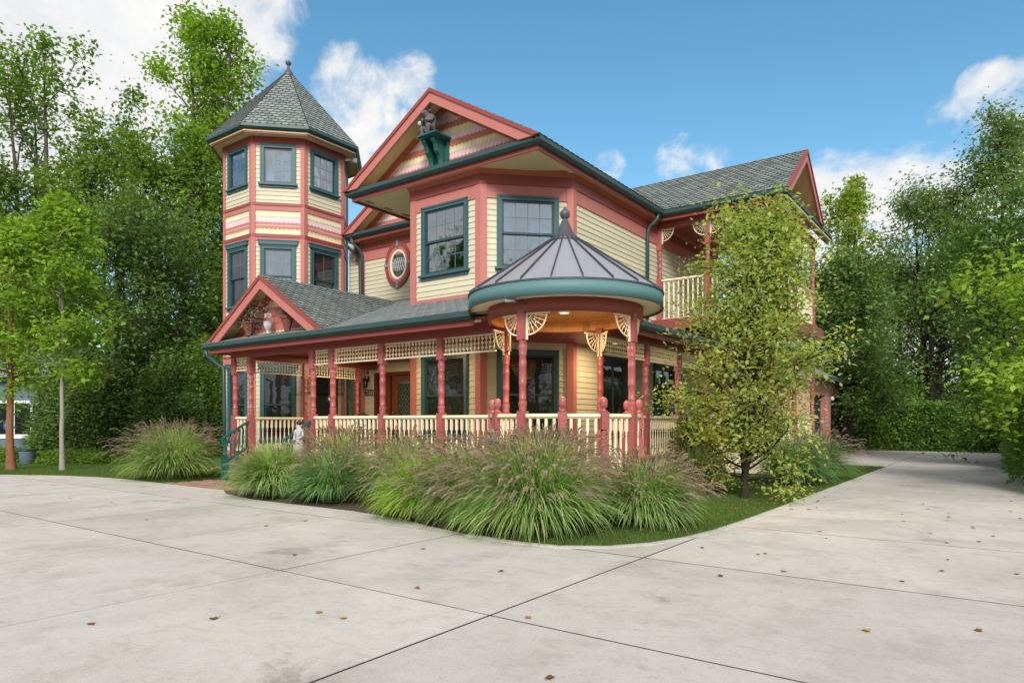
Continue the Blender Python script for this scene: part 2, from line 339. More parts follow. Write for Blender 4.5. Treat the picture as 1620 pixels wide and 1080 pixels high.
def wall(a,b,z0,z1,ops=(),mi=m_siding,siding=True,thick=.12,upoly=None):
    F=Frame(a,b); bm=MB(); T=Matrix.Translation((a[0],a[1],0))@Matrix.Rotation(F.rz,4,'Z')
    us=sorted({0,F.L}|{o[0] for o in ops}|{o[1] for o in ops})
    for u0,u1 in zip(us,us[1:]):
        z=z0
        for o in sorted([o for o in ops if o[0]<=u0+1e-4 and o[1]>=u1-1e-4],key=lambda o:o[2]):
            if o[2]>z+1e-3: bm.bb((u0,0,z),(u1,thick,o[2]),T=T)
            z=max(z,o[3])
        if z1>z+1e-3: bm.bb((u0,0,z),(u1,thick,z1),T=T)
    w=bm.build('wall',mi,house)
    if siding:
        k=0
        while z0+(k+1)*E_<=z1+.02:
            z=z0+k*E_; zc=z+E_/2; segs=[(0,F.L)]
            for o in ops:
                if o[2]<zc<o[3]:
                    ns=[]
                    for s0,s1 in segs:
                        if o[1]<=s0 or o[0]>=s1: ns.append((s0,s1)); continue
                        if o[0]>s0: ns.append((s0,o[0]))
                        if o[1]<s1: ns.append((o[1],s1))
                    segs=ns
            for s0,s1 in segs:
                if s1-s0<.03: continue
                if s1-s0>2.6: cut=s0+(s1-s0)*random.uniform(.3,.7); segs.append((s0,cut-.0015)); segs.append((cut+.0015,s1)); continue
                m=F.M(s0,z); ar=scr_area([F.p(s0,z,.02),F.p(s1,z,.02),F.p(s1,z+E_,.02),F.p(s0,z+E_,.02)])
                boards.append((abs(ar),w,m,s1-s0))
            k+=1
    return F
# ---- windows: casing > sill, sash, pane, muntin_grid
def window(F,uc,z0,w,h,dbl=True,glass=None,grid=(4,2),lower_grid=True,cas=None,head=.0,dark=False,mull=False):
    cas=cas or m_teal; glass=glass or g_sky
    t=.105; T=F.M(uc,z0,0)
    c=MB(); y=-.045
    c.bb((-w/2,y,0),(-w/2+t,.06,h)); c.bb((w/2-t,y,0),(w/2,.06,h)); c.bb((-w/2+t,y,h-t),(w/2-t,.06,h))
    c.bb((-w/2+t,-.02,0),(w/2-t,.06,.03))
    c.bb((-w/2+.02,-.060,.0),(-w/2+.045,y,h-.02)); c.bb((w/2-.045,-.060,0),(w/2-.02,y,h-.02)); c.bb((-w/2+.02,-.060,h-.045),(w/2-.02,y,h-.0205))
    if head: c.bb((-w/2-.04,-.085,h),(w/2+.04,.0,h+head)); c.bb((-w/2-.06,-.10,h+head),(w/2+.06,0,h+head+.025))
    me=c.mesh('window_casing',cas); o=place(me,'window',house,T)
    s=MB(); s.bb((-w/2-.04,-.10,-.05),(w/2+.04,.0,-.002)); s.bb((-w/2,-.05,-.11),(w/2,0,-.05)); place(s.mesh('window_sill',cas),'sill',o,T)
    iw=w/2-t; h0=.03; h1=h-t; sp=.045
    def sash(za,zb,y):
        k=MB(); k.bb((-iw,y,za),(-iw+sp,y+.03,zb)); k.bb((iw-sp,y,za),(iw,y+.03,zb)); k.bb((-iw+sp,y,za),(iw-sp,y+.03,za+sp)); k.bb((-iw+sp,y,zb-sp),(iw-sp,y+.03,zb))
        if mull: k.bb((-sp*.8,y-.002,za+sp),(sp*.8,y+.03,zb-sp))
        place(k.mesh('sash',m_sash),'sash',o,T)
        g=MB(); g.bb((-iw+sp,y+.014,za+sp),(iw-sp,y+.020,zb-sp)); place(g.mesh('pane',glass),'pane',o,T)
    def mun(za,zb,y,nx,nz):
        k=MB(); x0,x1=-iw+sp,iw-sp; za+=sp; zb-=sp
        for i in range(1,nx): x=x0+(x1-x0)*i/nx; k.bb((x-.006,y+.008,za),(x+.006,y+.0125,zb))
        for i in range(1,nz): z=za+(zb-za)*i/nz; k.bb((x0,y+.0085,z-.006),(x1,y+.012,z+.006))
        place(k.mesh('muntin_grid',m_muntin),'muntin_grid',o,T)
    if dbl:
        zm=(h0+h1)/2; sash(zm-.02,h1,-.01); sash(h0,zm+.02,.025)
        mun(zm-.02,h1,-.01,*grid)
        if lower_grid: mun(h0,zm+.02,.025,*grid)
    else: sash(h0,h1,0); mun(h0,h1,0,*grid)
    bk=MB(); bk.bb((-w/2+.01,.100,.005),(w/2-.01,.115,h-.005)); place(bk.mesh('window_back',m_room),'backing',o,T)
    if glass is g_sky:
        q=random.random(); fr=(.22,.42) if w>1.2 else (.30,.30)
        for s_,fw in((-1,fr[0]+.12*q),(1,fr[1]-.12*q)):
            k=MB(); x0=s_*(iw-.01); W_=fw*2*iw; n_=14; vs=[]
            for i in range(n_+1):
                x=x0-s_*W_*i/n_; y_=.080+.010*math.sin(i*1.9+q*5); vs+=[(x,y_,.06),(x-s_*.02*math.sin(i),y_,h-.13)]
            k.add(vs,[(2*i,2*i+2,2*i+3,2*i+1) for i in range(n_)],0,True); place(k.mesh('curtain',m_curtain),'curtain',o,T)
    return (uc-w/2+.01,uc+w/2-.01,z0-.02,z0+h-.01)
m_muntin=mat('muntin_grey_blue',(.12,.17,.21),.4,.5,.05,4)
def wv(F,uc,z0,w,h): return (uc-w/2+.01,uc+w/2-.01,z0-.02,z0+h-.01)
# main bay: three upper and three lower faces
F1=Frame((XL,YB),(XM,YB)); F2=Frame((XM,YB),(XN,YN)); F3=Frame((XN,YN),(XN,21.2)); F0=Frame((XO,YO),(XL,YO))
UZ,UH=4.46,1.50; DZ,DH=.95,1.80
WU=[(F1,.95,UZ,1.34,UH),(F2,F2.L*.51,UZ,1.32,UH)]
for f in WU: window(*f)
wall((XL,YB),(XM,YB),.1,ZS,[wv(F1,.95,UZ,1.34,UH),wv(F1,.95,DZ,1.34,DH)])
wall((XM,YB),(XN,YN),.1,ZS,[wv(F2,F2.L*.51,UZ,1.32,UH),wv(F2,F2.L*.51,DZ,1.32,DH)])
R3=[(1.85,DZ,1.36,DH),(4.7,DZ,1.3,DH)]
wall((XN,YN),(XN,21.2),.1,ZS,[wv(F3,*r) for r in R3])
window(F1,.95,DZ,1.34,DH,glass=g_dark,grid=(1,1)); window(F2,F2.L*.51,DZ,1.32,DH,glass=g_dark,grid=(1,1))
for r in R3: window(F3,*r,dbl=False,glass=g_dark,grid=(1,1),cas=m_sash,mull=True)
wall((XL,YO),(XL,YB),.1,ZS,siding=True)
OV=(13.57,5.61)                          # oval window centre (-x, z)
uo=-OV[0]-XO
wall((XO,YO),(XL,YO),.1,ZS,[(uo-.34,uo+.34,OV[1]-.45,OV[1]+.45),(.53,2.43,.1,2.64)])
wall((-15.8,13.44),(XO+.06,13.44),.1,ZS)          # short recessed wall beside the tower
wall((XO,15),(XO,YO),.1,ZS,siding=False)
# oval window
T=F0.M(uo,OV[1]); ov=MB()
def ring(bm,ra,rb,k0,k1,y0,y1,mi=0,n=36):
    vs=[]; 
    for i in range(n):
        a=2*PI*i/n; c,s_=math.cos(a),math.sin(a)
        vs+= [(ra*k0*c,y0,rb*k0*s_),(ra*k1*c,y0,rb*k1*s_),(ra*k1*c,y1,rb*k1*s_),(ra*k0*c,y1,rb*k0*s_)]
    fs=[(4*i+j,4*((i+1)%n)+j,4*((i+1)%n)+(j+1)%4,4*i+(j+1)%4) for i in range(n) for j in range(4)]
    bm.add(vs,fs,mi)
ring(ov,.49,.64,.80,1.0,-.07,-.005,0); ring(ov,.49,.64,.66,.80,-.052,.04,1); ring(ov,.49,.64,.55,.66,-.035,.05,2)
oo=place(ov.mesh('oval_casing',[m_brick_shaded,m_coral,m_cream]),'oval_window',house,T)
for a in range(4):
    k=MB(); q=Matrix.Rotation(a*PI/2,4,'Y'); rr=.49 if a%2 else .64
    k.add([q@Vector(v) for v in [(-.055,-.085,rr*1.02),(.055,-.085,rr*1.02),(.035,-.085,rr*.74),(-.035,-.085,rr*.74),(-.055,-.06,rr*1.02),(.055,-.06,rr*1.02),(.035,-.05,rr*.74),(-.035,-.05,rr*.74)]],[(0,1,2,3),(7,6,5,4),(0,4,5,1),(1,5,6,2),(2,6,7,3),(3,7,4,0)])
    place(k.mesh('keystone',m_grey),'keystone',oo,T)
g=MB(); g.lathe([(0,-.004),(.5,-.004),(.5,.004),(0,.004)],30,T=Matrix.Rotation(PI/2,4,'X')@Matrix.Diagonal((.56,.74,1,1)),smooth=False); place(g.mesh('pane',g_dark),'pane',oo,T)
g=MB()
for i in range(-4,5):
    for s_ in(-1,1):
        x=i*.075; L_=.30*math.sqrt(max(.05,1-(x/.36)**2)); g.tube([(x-s_*.05,-.012,-L_*.6),(x+s_*.05,-.012,L_*.6)],.005,4)
place(g.mesh('leading',m_white),'leading',oo,T)
# ---- tower
TC=Vector((-17.2,12.32,0)); TS=1.35; TR_=TS/2/math.sin(PI/8); TZ=9.02
def octp(r,i): a=R(-112.5+45*i); return (TC.x+r*math.cos(a),TC.y+r*math.sin(a))
TF=[Frame(octp(TR_,i),octp(TR_,i+1)) for i in range(8)]
for i in range(8):
    f=TF[i]; ops=[]; vis=i in(0,1,2)
    if vis:
        c=TS/2
        W3=(c,7.74,.95,1.08); W2=(c,4.45,.95,1.62); W1=(c,.78,.95,1.95)
        window(f,*W3,dbl=False,grid=(3,3),glass=g_sky if i!=0 else g_mid if 'g_mid' in globals() else g_sky)
        if i==2:
            window(f,*W2,grid=(2,1),lower_grid=False,glass=g_dark,head=.10)
            ops=[wv(f,*W3),wv(f,*W2),(.22,1.13,.5,2.62)]
        else:
            window(f,*W2,grid=(3,2),lower_grid=False,head=.10,glass=g_sky if i else g_dark); window(f,*W1,grid=(1,1),glass=g_dark,head=.10)
            ops=[wv(f,*W3),wv(f,*W2),wv(f,*W1)]
        ops=[(o[0],o[1],o[2],o[3]) for o in ops]
    wall(octp(TR_,i),octp(TR_,i+1),.1,TZ,ops,siding=vis)
    if vis or i in(7,3):
        T=f.M(0,0)
        for nm,mm,z0,z1,y in (('frieze_board',m_brick_shaded,8.84,TZ,.055),('band_board',m_coral,8.76,8.84,.035),('band_board',m_coral,7.0,7.13,.034),('band_board',m_coral,6.17,6.27,.034),('band_board',m_coral,2.86,3.02,.034),('band_board',m_coral,.3,.45,.034),('band_moulding',m_brick_shaded,7.13,7.21,.05),('band_moulding',m_brick_shaded,6.27,6.36,.05),('band_moulding',m_brick_shaded,3.02,3.08,.05)):
            m=MB(); m.bb((.0,-y,z0),(TS,-.0,z1),0,T); m.build(nm,mm,house)
m=MB()
for i in range(8):                        # corner boards
    a,b,c=Vector((*octp(TR_,i-1),0)),Vector((*octp(TR_,i),0)),Vector((*octp(TR_,i+1),0))
    for z0,z1 in((.1,9.0),):
        m=MB(); u=(b-a).normalized(); v=(c-b).normalized(); n1_=Vector((u.y,-u.x,0)); n2_=Vector((v.y,-v.x,0)); nn=(n1_+n2_); nn=nn/nn.dot(n1_)
        o=.042; w_=.085
        m.prism([b-u*w_,b-u*w_+n1_*o,b+nn*o,b+v*w_+n2_*o,b+v*w_,b-nn*.02][::-1],z0,z1)
        m.build('corner_board',m_coral,house)
# other corner boards
def cboard(p,u,v,z0,z1,w_=.12,o=.045,mm=None):
    m=MB(); b=Vector((*p,0)); u=Vector((*u,0)).normalized(); v=Vector((*v,0)).normalized(); n1_=Vector((u.y,-u.x,0)); n2_=Vector((v.y,-v.x,0)); nn=(n1_+n2_); nn=nn/nn.dot(n1_)
    m.prism([b-u*w_,b-u*w_+n1_*o,b+nn*o,b+v*w_+n2_*o,b+v*w_,b-nn*.02][::-1],z0,z1); m.build('corner_board',mm or m_coral,house)
cboard((XL,YB),(0,-1),(1,0),.3,ZS-.02); cboard((XM,YB),(1,0),(1,1),.3,ZS-.02); cboard((XN,YN),(1,1),(0,1),.3,ZS-.02); cboard((XO,YO),(0,-1),(1,0),.3,ZS-.02)
cboard((XN,21.2),(0,1),(-1,0),.3,ZS-.02)
# friezes below the soffit: coral board, brick board with shade in its red, sloping red crown coloured orange as lit
def frieze(path,closed=False):
    for nm,pr,mm in (('frieze_board',[(0,-.62),(.032,-.62),(.032,-.34),(0,-.34)],m_coral),('frieze_moulding',[(0,-.34),(.055,-.34),(.055,-.13),(0,-.13)],m_brick_shaded),('frieze_crown',[(0,-.13),(.06,-.13),(.13,-.004),(0,-.004)],m_orange_lit)):
        m=MB(); m.sweep([(x,y,ZS) for x,y in path],pr,closed); m.build(nm,mm,house)
frieze([(XL,YO+.0),(XL,YB),(XM,YB),(XN,YN),(XN,16.60)]); frieze([(XO,YO),(XL-.14,YO)]); frieze([(-15.5,13.44),(XO-.15,13.44)])
frieze([(XN,16.85),(XN,21)])
m=MB(); m.sweep([(XL,YB,3.83),(XM,YB,3.83),(XN,YN,3.83),(XN,16,3.78)],[(0,-.05),(.035,-.05),(.035,.10),(0,.10)]); m.build('skirt_board',m_coral,house)
# soffit, fascia, gutter for the main eaves
EY,EX0,EX1=10.5,-12.51,-7.02; WY,WX=16.18,-4.05
GP=[(0,0),(.055,0),(.115,.05),(.115,.13),(.095,.13),(.095,.118),(.012,.118),(0,.118)]
def eave(path,zg,fas=m_brick_shaded,gm=None,close=False,nm='gutter'):
    gm=gm or m_gutter
    P=[(x,y,zg-.13) for x,y in path]
    # path is the outer gutter line
    g=MB(); g.sweep(P,[(a-.115,b) for a,b in GP],close); o=g.build(nm,gm,house)
    f=MB(); f.sweep(P,[(-.150,-.09),(-.118,-.09),(-.118,.11),(-.150,.11)],close); f.build('fascia',fas,house)
eave([(-15.45,13.6),(-15.45,12.88),(EX0,12.88),(EX0,EY),(EX1,EY),(EX1,WY),(WX,WY),(WX,21.3)],ZG)
m=MB(); m.prism([(EX0+.12,EY+.12),(EX1-.12,EY+.12),(EX1-.12,WY+.12),(WX-.12,WY+.12),(WX-.12,16.5),(XN+.02,16.5),(XN+.02,YN-.3),(XM,YB+.1),(XL-.0,YB+.1),(XL,12.99),(EX0+.12,12.99)],ZS-.04,ZS); m.build('soffit',m_tan,house)
m=MB(); m.prism([(-15.33,13.0),(XL,13.0),(XL,13.6),(-15.33,13.6)],ZS-.04,ZS); m.build('soffit',m_tan,house)
for (x,y,q) in [(-12.2,11.0,PI/2),(-12.2,11.6,PI/2),(-12.2,12.2,PI/2),(-11.9,10.72,0),(-11.2,10.72,0),(-10.3,10.72,0),(-9.4,10.72,0)]:
    m=MB()
    for s_ in range(5): m.box((x,y,ZS-.043),(.26,.006,.006),q) if False else m.box((x+(0 if q==0 else (s_-2)*.014),y+((s_-2)*.014 if q==0 else 0),ZS-.043),(.26 if q==0 else .007,.007 if q==0 else .26,.005))
    m.build('soffit_vent',m_darkwood,house)
# ---- roof planes with shingles
tabs=[]   # (area, roof object, mesh key, matrix)
SHK={}
m_edge=mat('shingle_cut_edge',(.018,.022,.022),.9,.1,.1,5)
HEX=lambda w,e:[(-w/2+.006,e*.36),(-w*.25,0),(w*.25,0),(w/2-.006,e*.36),(w/2-.006,e*1.25),(-w/2+.006,e*1.25)]
def SCAL(w,e):
    r=w/2-.002; return [(-r,e*1.2)]+[(r*math.cos(a),.42*w+.42*w*math.sin(a)) for a in [PI+PI*i/7 for i in range(8)]]+[(r,e*1.2)]
def tabmesh(bm,poly,L_,h0,h1,T,v0=0,mi=0,se=None):
    n=len(poly); f=lambda p:h0+(h1-h0)*min(1,max(0,(p[1]-v0)/L_))
    vs=[T@Vector((p[0],p[1],f(p))) for p in poly]+[T@Vector((p[0],p[1],-.001)) for p in poly]
    bm.add(vs,[tuple(range(n))],mi); b0=len(bm.v)-2*n
    bm.add([],[(b0+i-len(bm.v),b0+n+i-len(bm.v),b0+n+(i+1)%n-len(bm.v),b0+(i+1)%n-len(bm.v)) for i in range(n)],mi if se is None else se)
def key(shape,w,e,mm,name):
    k=(name,w,e,mm.name)
    if k not in SHK:
        b=MB(); p=shape(w,e); q=name=='shingle' and mm is m_shingle; tabmesh(b,p,e*1.25,.026 if q else .010 if name=='shingle' else .016,.004,Matrix.Identity(4),0,0,1 if q else None); SHK[k]=b.mesh(name,[mm,m_edge] if q else mm,recalc=False)
    return SHK[k]
def tab_field(O,u,v,n,poly,shape,w,e,mms,name,par,v_start=0,single=True,v_max=99):
    T=Matrix(((u.x,v.x,n.x,O.x),(u.y,v.y,n.y,O.y),(u.z,v.z,n.z,O.z),(0,0,0,1)))
    us=[p[0] for p in poly]; vmax=max(p[1] for p in poly); vmin=min(p[1] for p in poly); j=0; rest=MB(); um=min(us)
    vv=vmin+v_start
    while vv<vmax-.01:
        mm=mms[j%len(mms)]; x=min(us)-(w/2 if j%2 else 0)
        while x<max(us)+w:
            tp=[(x+p[0],vv+p[1]) for p in shape(w,e)]; c=clip(tp,poly)
            if len(c)>2:
                full=len(c)==len(tp) and all(abs(a[0]-b[0])+abs(a[1]-b[1])<1e-6 for a,b in zip(sorted(c),sorted(tp)))
                ar=scr_area([T@Vector((p[0],p[1],.01)) for p in tp]) if (full and single) else 0
                if full and single and ar>12: tabs.append([ar,par,name,mm,T@Matrix.Translation((x,vv,0)),tp,T,vv,e,shape,w])
                else: tabmesh(rest,c,e*1.25,.026 if mms[0] is m_shingle else .010 if name=='shingle' else .016,.004,T,vv,j%len(mms),len(mms) if mms[0] is m_shingle else None)
            x+=w
        vv+=e; j+=1
    return rest,T
def roofplane(pts,shingles=True,mm=None,w=.20,e=.125,thick=.05,single=True):
    P=[Vector(p) for p in pts]; u=(P[1]-P[0]).normalized(); n=u.cross(P[2]-P[1]).normalized(); v=n.cross(u)
    poly=[((p-P[0]).dot(u),(p-P[0]).dot(v)) for p in P]
    b=MB(); k=len(P); b.add([p for p in P]+[p-n*thick for p in P],[tuple(range(k)),tuple(range(2*k-1,k-1,-1))]+[(i,k+i,k+(i+1)%k,(i+1)%k) for i in range(k)])
    r=b.build('roof',m_felt,house,recalc=False)
    if shingles:
        mm=mm or m_shingle
        rest,T=tab_field(P[0],u,v,n,poly,HEX,w,e,[mm],'shingle',r,single=single); REST.append((rest,[mm],r,'shingle'))
    return r
REST=[]
def ridge_cap(a,b,mm=None):
    a,b=Vector(a),Vector(b); m=MB(); d=(b-a).normalized(); L_=(b-a).length; k=int(L_/.2); s=d.cross(Vector((0,0,1))).normalized()
    for i in range(k):
        p=a+d*(L_*i/k); q=a+d*(L_*(i+1)/k+.02); h=.02; up=Vector((0,0,1)) if abs(d.z)<.3 else s.cross(d)
        m.add([p+s*.075-up*.035+up*h,p+up*(h+.01),p-s*.075-up*.035+up*h,q+s*.075-up*.04+up*.006,q+up*.012,q-s*.075-up*.04+up*.006],[(0,1,4,3),(1,2,5,4),(0,3,5,2)])
    m.build('ridge_cap',mm or m_shingle,house,kind='stuff')
# ---- gables
def gable(F,uc,hw,ze,zp,depth,wall_off,cols,rake=.21,base=.0,scw=.105,sce=.135,inner=True,single=True):
    """F frame of the rake plane; local x along, -y outward, z up."""
    T=F.M(uc,0); sl=(zp-ze)/hw
    for s_ in(-1,1):
        def bar(top,bot,y0,y1,name,mm,ext=.0,zoff=0):
            m=MB(); q=[(0,zp-top),(s_*(zp-top-ze)/sl,ze),(s_*max(.01,(zp-bot-ze)/sl),ze),(0,zp-bot)]
            vs=[T@Vector((x,y,z)) for y in(y0,y1) for x,z in q]; m.add(vs,[(0,1,2,3),(7,6,5,4),(0,4,5,1),(1,5,6,2),(2,6,7,3),(3,7,4,0)]); return m.build(name,mm,house)
        bar(.065,.065+rake,-.02,.025,'rake_board',m_coral)
        bar(-.02,.068,-.045,.028,'rake_moulding',m_brick_shaded)
        # sloping soffit under the overhang
        m=MB(); q=[(0,zp-.09),(s_*(hw-.06/sl),ze-.03)]
        vs=[T@Vector((x,y,z-dz)) for dz in(0,.03) for y in(.02,wall_off+.02) for x,z in q]
        m.add(vs,[(0,1,3,2),(4,6,7,5),(0,4,5,1),(2,3,7,6),(0,2,6,4),(1,5,7,3)]); m.build('soffit',m_tan,house)
        if inner: bar(.12,.12+.17,wall_off-.05,wall_off+.0,'gable_trim_board',m_orange_lit)
    hw2=hw-.12/sl; zt=zp-.12
    m=MB(); m.add([T@Vector(v) for v in [(-hw2,wall_off,ze),(hw2,wall_off,ze),(0,wall_off,zt),(-hw2,wall_off+.1,ze),(hw2,wall_off+.1,ze),(0,wall_off+.1,zt)]],[(0,1,2),(5,4,3),(0,3,4,1),(1,4,5,2),(2,5,3,0)])
    w=m.build('gable_wall',m_siding,house)
    O=T@Vector((-hw2,wall_off,ze)); u=F.d; v=Vector((0,0,1)); n=F.n
    rest,_=tab_field(O,u,v,n,[(0,0),(2*hw2,0),(hw2,zt-ze)],SCAL,scw,sce,cols,'scallop_shingle',w,single=single); REST.append((rest,cols,w,'scallop_shingle'))
CY=[m_creamsc,m_coralsc,m_pinkw]
FG=Frame((EX0,EY-.02),(EX1,EY-.02)); hwM=(EX1-EX0)/2; ZPM=8.24
gable(FG,hwM,hwM,ZG-.01,ZPM,0,.50,[m_creamsc,m_coralsc,m_pinkw])
cxm=(EX0+EX1)/2
roofplane([(EX1,EY,ZG),(EX1,17.5,ZG),(cxm,17.5,ZPM),(cxm,EY,ZPM)],single=False)
roofplane([(EX0,17.5,ZG),(EX0,EY,ZG),(cxm,EY,ZPM),(cxm,17.5,ZPM)],False)
# gable above the oval-window wall
FO=Frame((-15.45,12.86),(-9.9,12.86)); gable(FO,2.77,2.77,ZG-.01,8.24,0,.44,[m_creamsc,m_coralsc,m_pinkw],single=False)
roofplane([(-9.9,12.88,ZG),(-9.9,17.5,ZG),(-12.68,17.5,8.24),(-12.68,12.88,8.24)],False); roofplane([(-15.45,17.5,ZG),(-15.45,12.88,ZG),(-12.68,12.88,8.24),(-12.68,17.5,8.24)],False)
# balcony wing gable (faces +X)
YR=18.07; ZR=8.06
FW=Frame((WX+.02,WY),(WX+.02,19.96)); gable(FW,1.89,1.89,ZG-.01,ZR,0,.62,[m_creamsc,m_pinkw,m_coralsc],single=False)
roofplane([(-10.6,WY,ZG),(WX,WY,ZG),(WX,YR,ZR),(-10.6,YR,ZR)],w=.205,e=.135)
roofplane([(WX,19.96,ZG),(-10.6,19.96,ZG),(-10.6,YR,ZR),(WX,YR,ZR)],False)
ridge_cap((WX,YR,ZR),(-8.9,YR,ZR))
# tower eave, roof and finial
RE=2.26
def ring_path(r): return [octp(r,i)[:2] for i in range(8)]
eave(ring_path(RE),9.18,close=True)
m=MB(); m.add([(*octp(r,i),z) for r,z in((RE-.10,9.0),(RE-.10,9.04),(TR_-.05,9.04),(TR_-.05,9.0)) for i in range(8)],[(j*8+i,j*8+(i+1)%8,((j+1)%4)*8+(i+1)%8,((j+1)%4)*8+i) for j in range(4) for i in range(8)]); m.build('soffit',m_tan,house)
for i in range(8):
    a,b=octp(RE-.02,i),octp(RE-.02,i+1); v=i in(0,1,2,3,7)
    roofplane([(*a,9.17),(*b,9.17),(TC.x,TC.y,11.66)],v,w=.185,e=.135,single=v)
    if v:
        m=MB(); aa=Vector((*a,9.19)); m.tube([aa,Vector((TC.x,TC.y,11.68))],.014,4); m.build('hip_flashing',m_felt,house)
m=MB(); m.lathe([(.20,-.12),(.13,.02),(.05,.16),(.03,.24),(.035,.25),(.075,.29),(.085,.33),(.07,.38),(0,.41)],12,(TC.x,TC.y,11.56)); m.build('tower_finial',m_lead,house)
# scallop bands on the tower
for i in(0,1,2):
    f=TF[i]; w=None
    O=f.p(.08,6.36,.008); par=MB(); par.bb((.05,-.008,6.36),(TS-.05,-.001,7.0),0,f.M(0,0)); w=par.build('scallop_band',m_siding,house)
    rest,_=tab_field(O,f.d,Vector((0,0,1)),f.n,[(0,0),(TS-.16,0),(TS-.16,.64),(0,.64)],SCAL,.115,.165,[m_creamsc,m_coralsc,m_pinkw,m_creamsc],'scallop_shingle',w,v_start=-.02,single=False)
    REST.append((rest,[m_creamsc,m_coralsc,m_pinkw,m_creamsc],w,'scallop_shingle'))
# ---- porch roof
PY,PX0,PX1,PZ=8.35,-14.9,-5.15,3.03; SLP=.323
def shed(y): return PZ+SLP*(y-PY)
roofplane([(XL-.0,PY,PZ),(PX1,PY,PZ),(-7.9,11.1,shed(11.1)),(XL,11.1,shed(11.1))],mm=m_shingle2,w=.24,e=.14)
roofplane([(PX0,PY,PZ),(XL,PY,PZ),(XL,13.32,shed(13.32)),(PX0,13.32,shed(13.32))],mm=m_shingle2,w=.24,e=.14,single=True)
roofplane([(PX1,PY,PZ),(PX1,16.2,PZ),(-7.42,16.2,PZ+SLP*2.27),(-7.42,10.62,PZ+SLP*2.27)],mm=m_shingle2,w=.24,e=.14)
ridge_cap((PX1-.2,PY+.2,PZ+.07),(-7.42,10.62,PZ+SLP*2.27+.02),m_shingle2)
eave([(PX0,13.0),(PX0,PY),(-6.93,PY)],PZ); eave([(PX1,10.52),(PX1,16.1),(-3.95,16.1),(-3.95,20.6)],PZ)
for pp in([(PX0+.15,13,PZ),(PX0+.15,PY+.15,PZ),(-6.8,PY+.15,PZ)],[(PX1-.15,10.4,PZ),(PX1-.15,16.25,PZ),(-4.1,16.25,PZ),(-4.1,20.6,PZ)]):
    m=MB(); m.sweep(pp,[(-.005,-.175),(.03,-.175),(.03,-.14),(-.005,-.14)]); m.build('eave_moulding',m_tan,house)
# porch gable
GX,GZ,GH=-12.73,4.34,2.02
FP=Frame((GX-GH,8.43),(GX+GH,8.43)); gable(FP,GH,GH,PZ+.02,GZ,0,.42,[m_creamsc,m_coralsc,m_coralsc,m_coralsc],scw=.12,sce=.17)
roofplane([(GX+GH,8.40,PZ+.03),(GX+GH,8.42,PZ+.03),(GX,12.45,GZ),(GX,8.40,GZ)],w=.20,e=.125)
roofplane([(GX-GH,8.42,PZ+.03),(GX-GH,8.40,PZ+.03),(GX,8.40,GZ),(GX,12.45,GZ)],False)
ridge_cap((GX,8.42,GZ),(GX,12.4,GZ))
# porch ceiling and beams
FY,SX,PXL=8.90,-5.58,-14.44             # front line, right side line, left corner
ZB0,ZB1=2.72,2.92
m=MB()
m.prism([(PX0+.13,PY+.13),(-6.65,PY+.13)]+[(-5.58+1.19*math.cos(R(q)),9.06+1.19*math.sin(R(q))) for q in range(200,66,-12)]+[(PX1-.13,10.25),(PX1-.13,20.5),(XN,20.5),(XN,YN),(XM,YB),(XL,YB),(XL,YO),(PX0+.13,YO)],ZB1-.02,ZB1+.02); m.build('porch_ceiling',m_brick_shaded,house)
def beam(path,z0=ZB0,z1=ZB1-.025,w=.15,mm=None):
    m=MB(); m.sweep([(x,y,0) for x,y in path],[(-w/2,z0),(w/2,z0),(w/2,z1),(-w/2,z1)]); return m.build('porch_beam',mm or m_brick_shaded,house)
beam([(PXL,13.2),(PXL,FY),(-6.85,FY)]); beam([(SX,10.4),(SX,16.4),(-4.4,16.4),(-4.4,20.4)])
# ---- posts, railings, spindle friezes
def turned(z0,zr,zt,zb,r=.058,h=.066):   # z0 base, zr rail height, zt turned top, zb beam
    m=MB(); m.bb((-h,-h,z0),(h,h,zr+.04)); m.bb((-h,-h,zt),(h,h,zb))
    a=zr+.04; L_=zt-a; f=lambda t:a+L_*t
    pr=[(h*.97,a),(h*.72,f(.012)),(h*.97,f(.03)),(h*.82,f(.045)),(h*1.0,f(.08)),(h*1.0,f(.12)),(h*.78,f(.16)),(h*.95,f(.172)),(h*.80,f(.185)),(h*.84,f(.36)),(h*.95,f(.372)),(h*.86,f(.384)),(h*.95,f(.40)),(h*.86,f(.412)),(h*.86,f(.62)),(h*.95,f(.632)),(h*.84,f(.645)),(h*.95,f(.66)),(h*.84,f(.672)),(h*.80,f(.78)),(h*.95,f(.795)),(h*.80,f(.81)),(h*1.0,f(.87)),(h*1.0,f(.92)),(h*.76,f(.955)),(h*.97,f(.97)),(h*.80,f(.985)),(h*.97,f(1))]
    m.lathe(pr,14); return m
RZ=1.365
postm=turned(DECK-.3,RZ,2.34,ZB0+.01).mesh('porch_post',m_post)
def post(x,y,rz=0,me=None): return place(me or postm,'porch_post',house,TR(x,y,0,rz))
newm=MB(); newm.bb((-.055,-.055,DECK-.2),(.055,.055,1.0)); newm.bb((-.06,-.06,1.14),(.06,.06,1.39))
newm.lathe([(.045,1.0),(.035,1.02),(.05,1.04),(.035,1.07),(.05,1.10),(.04,1.14)],12); newm.lathe([(.05,1.39),(.062,1.405),(.03,1.42),(.026,1.44),(.05,1.46),(.056,1.49),(.056,1.54),(.05,1.57),(.03,1.595),(0,1.602)],12)
newm=newm.mesh('newel_post',m_post)
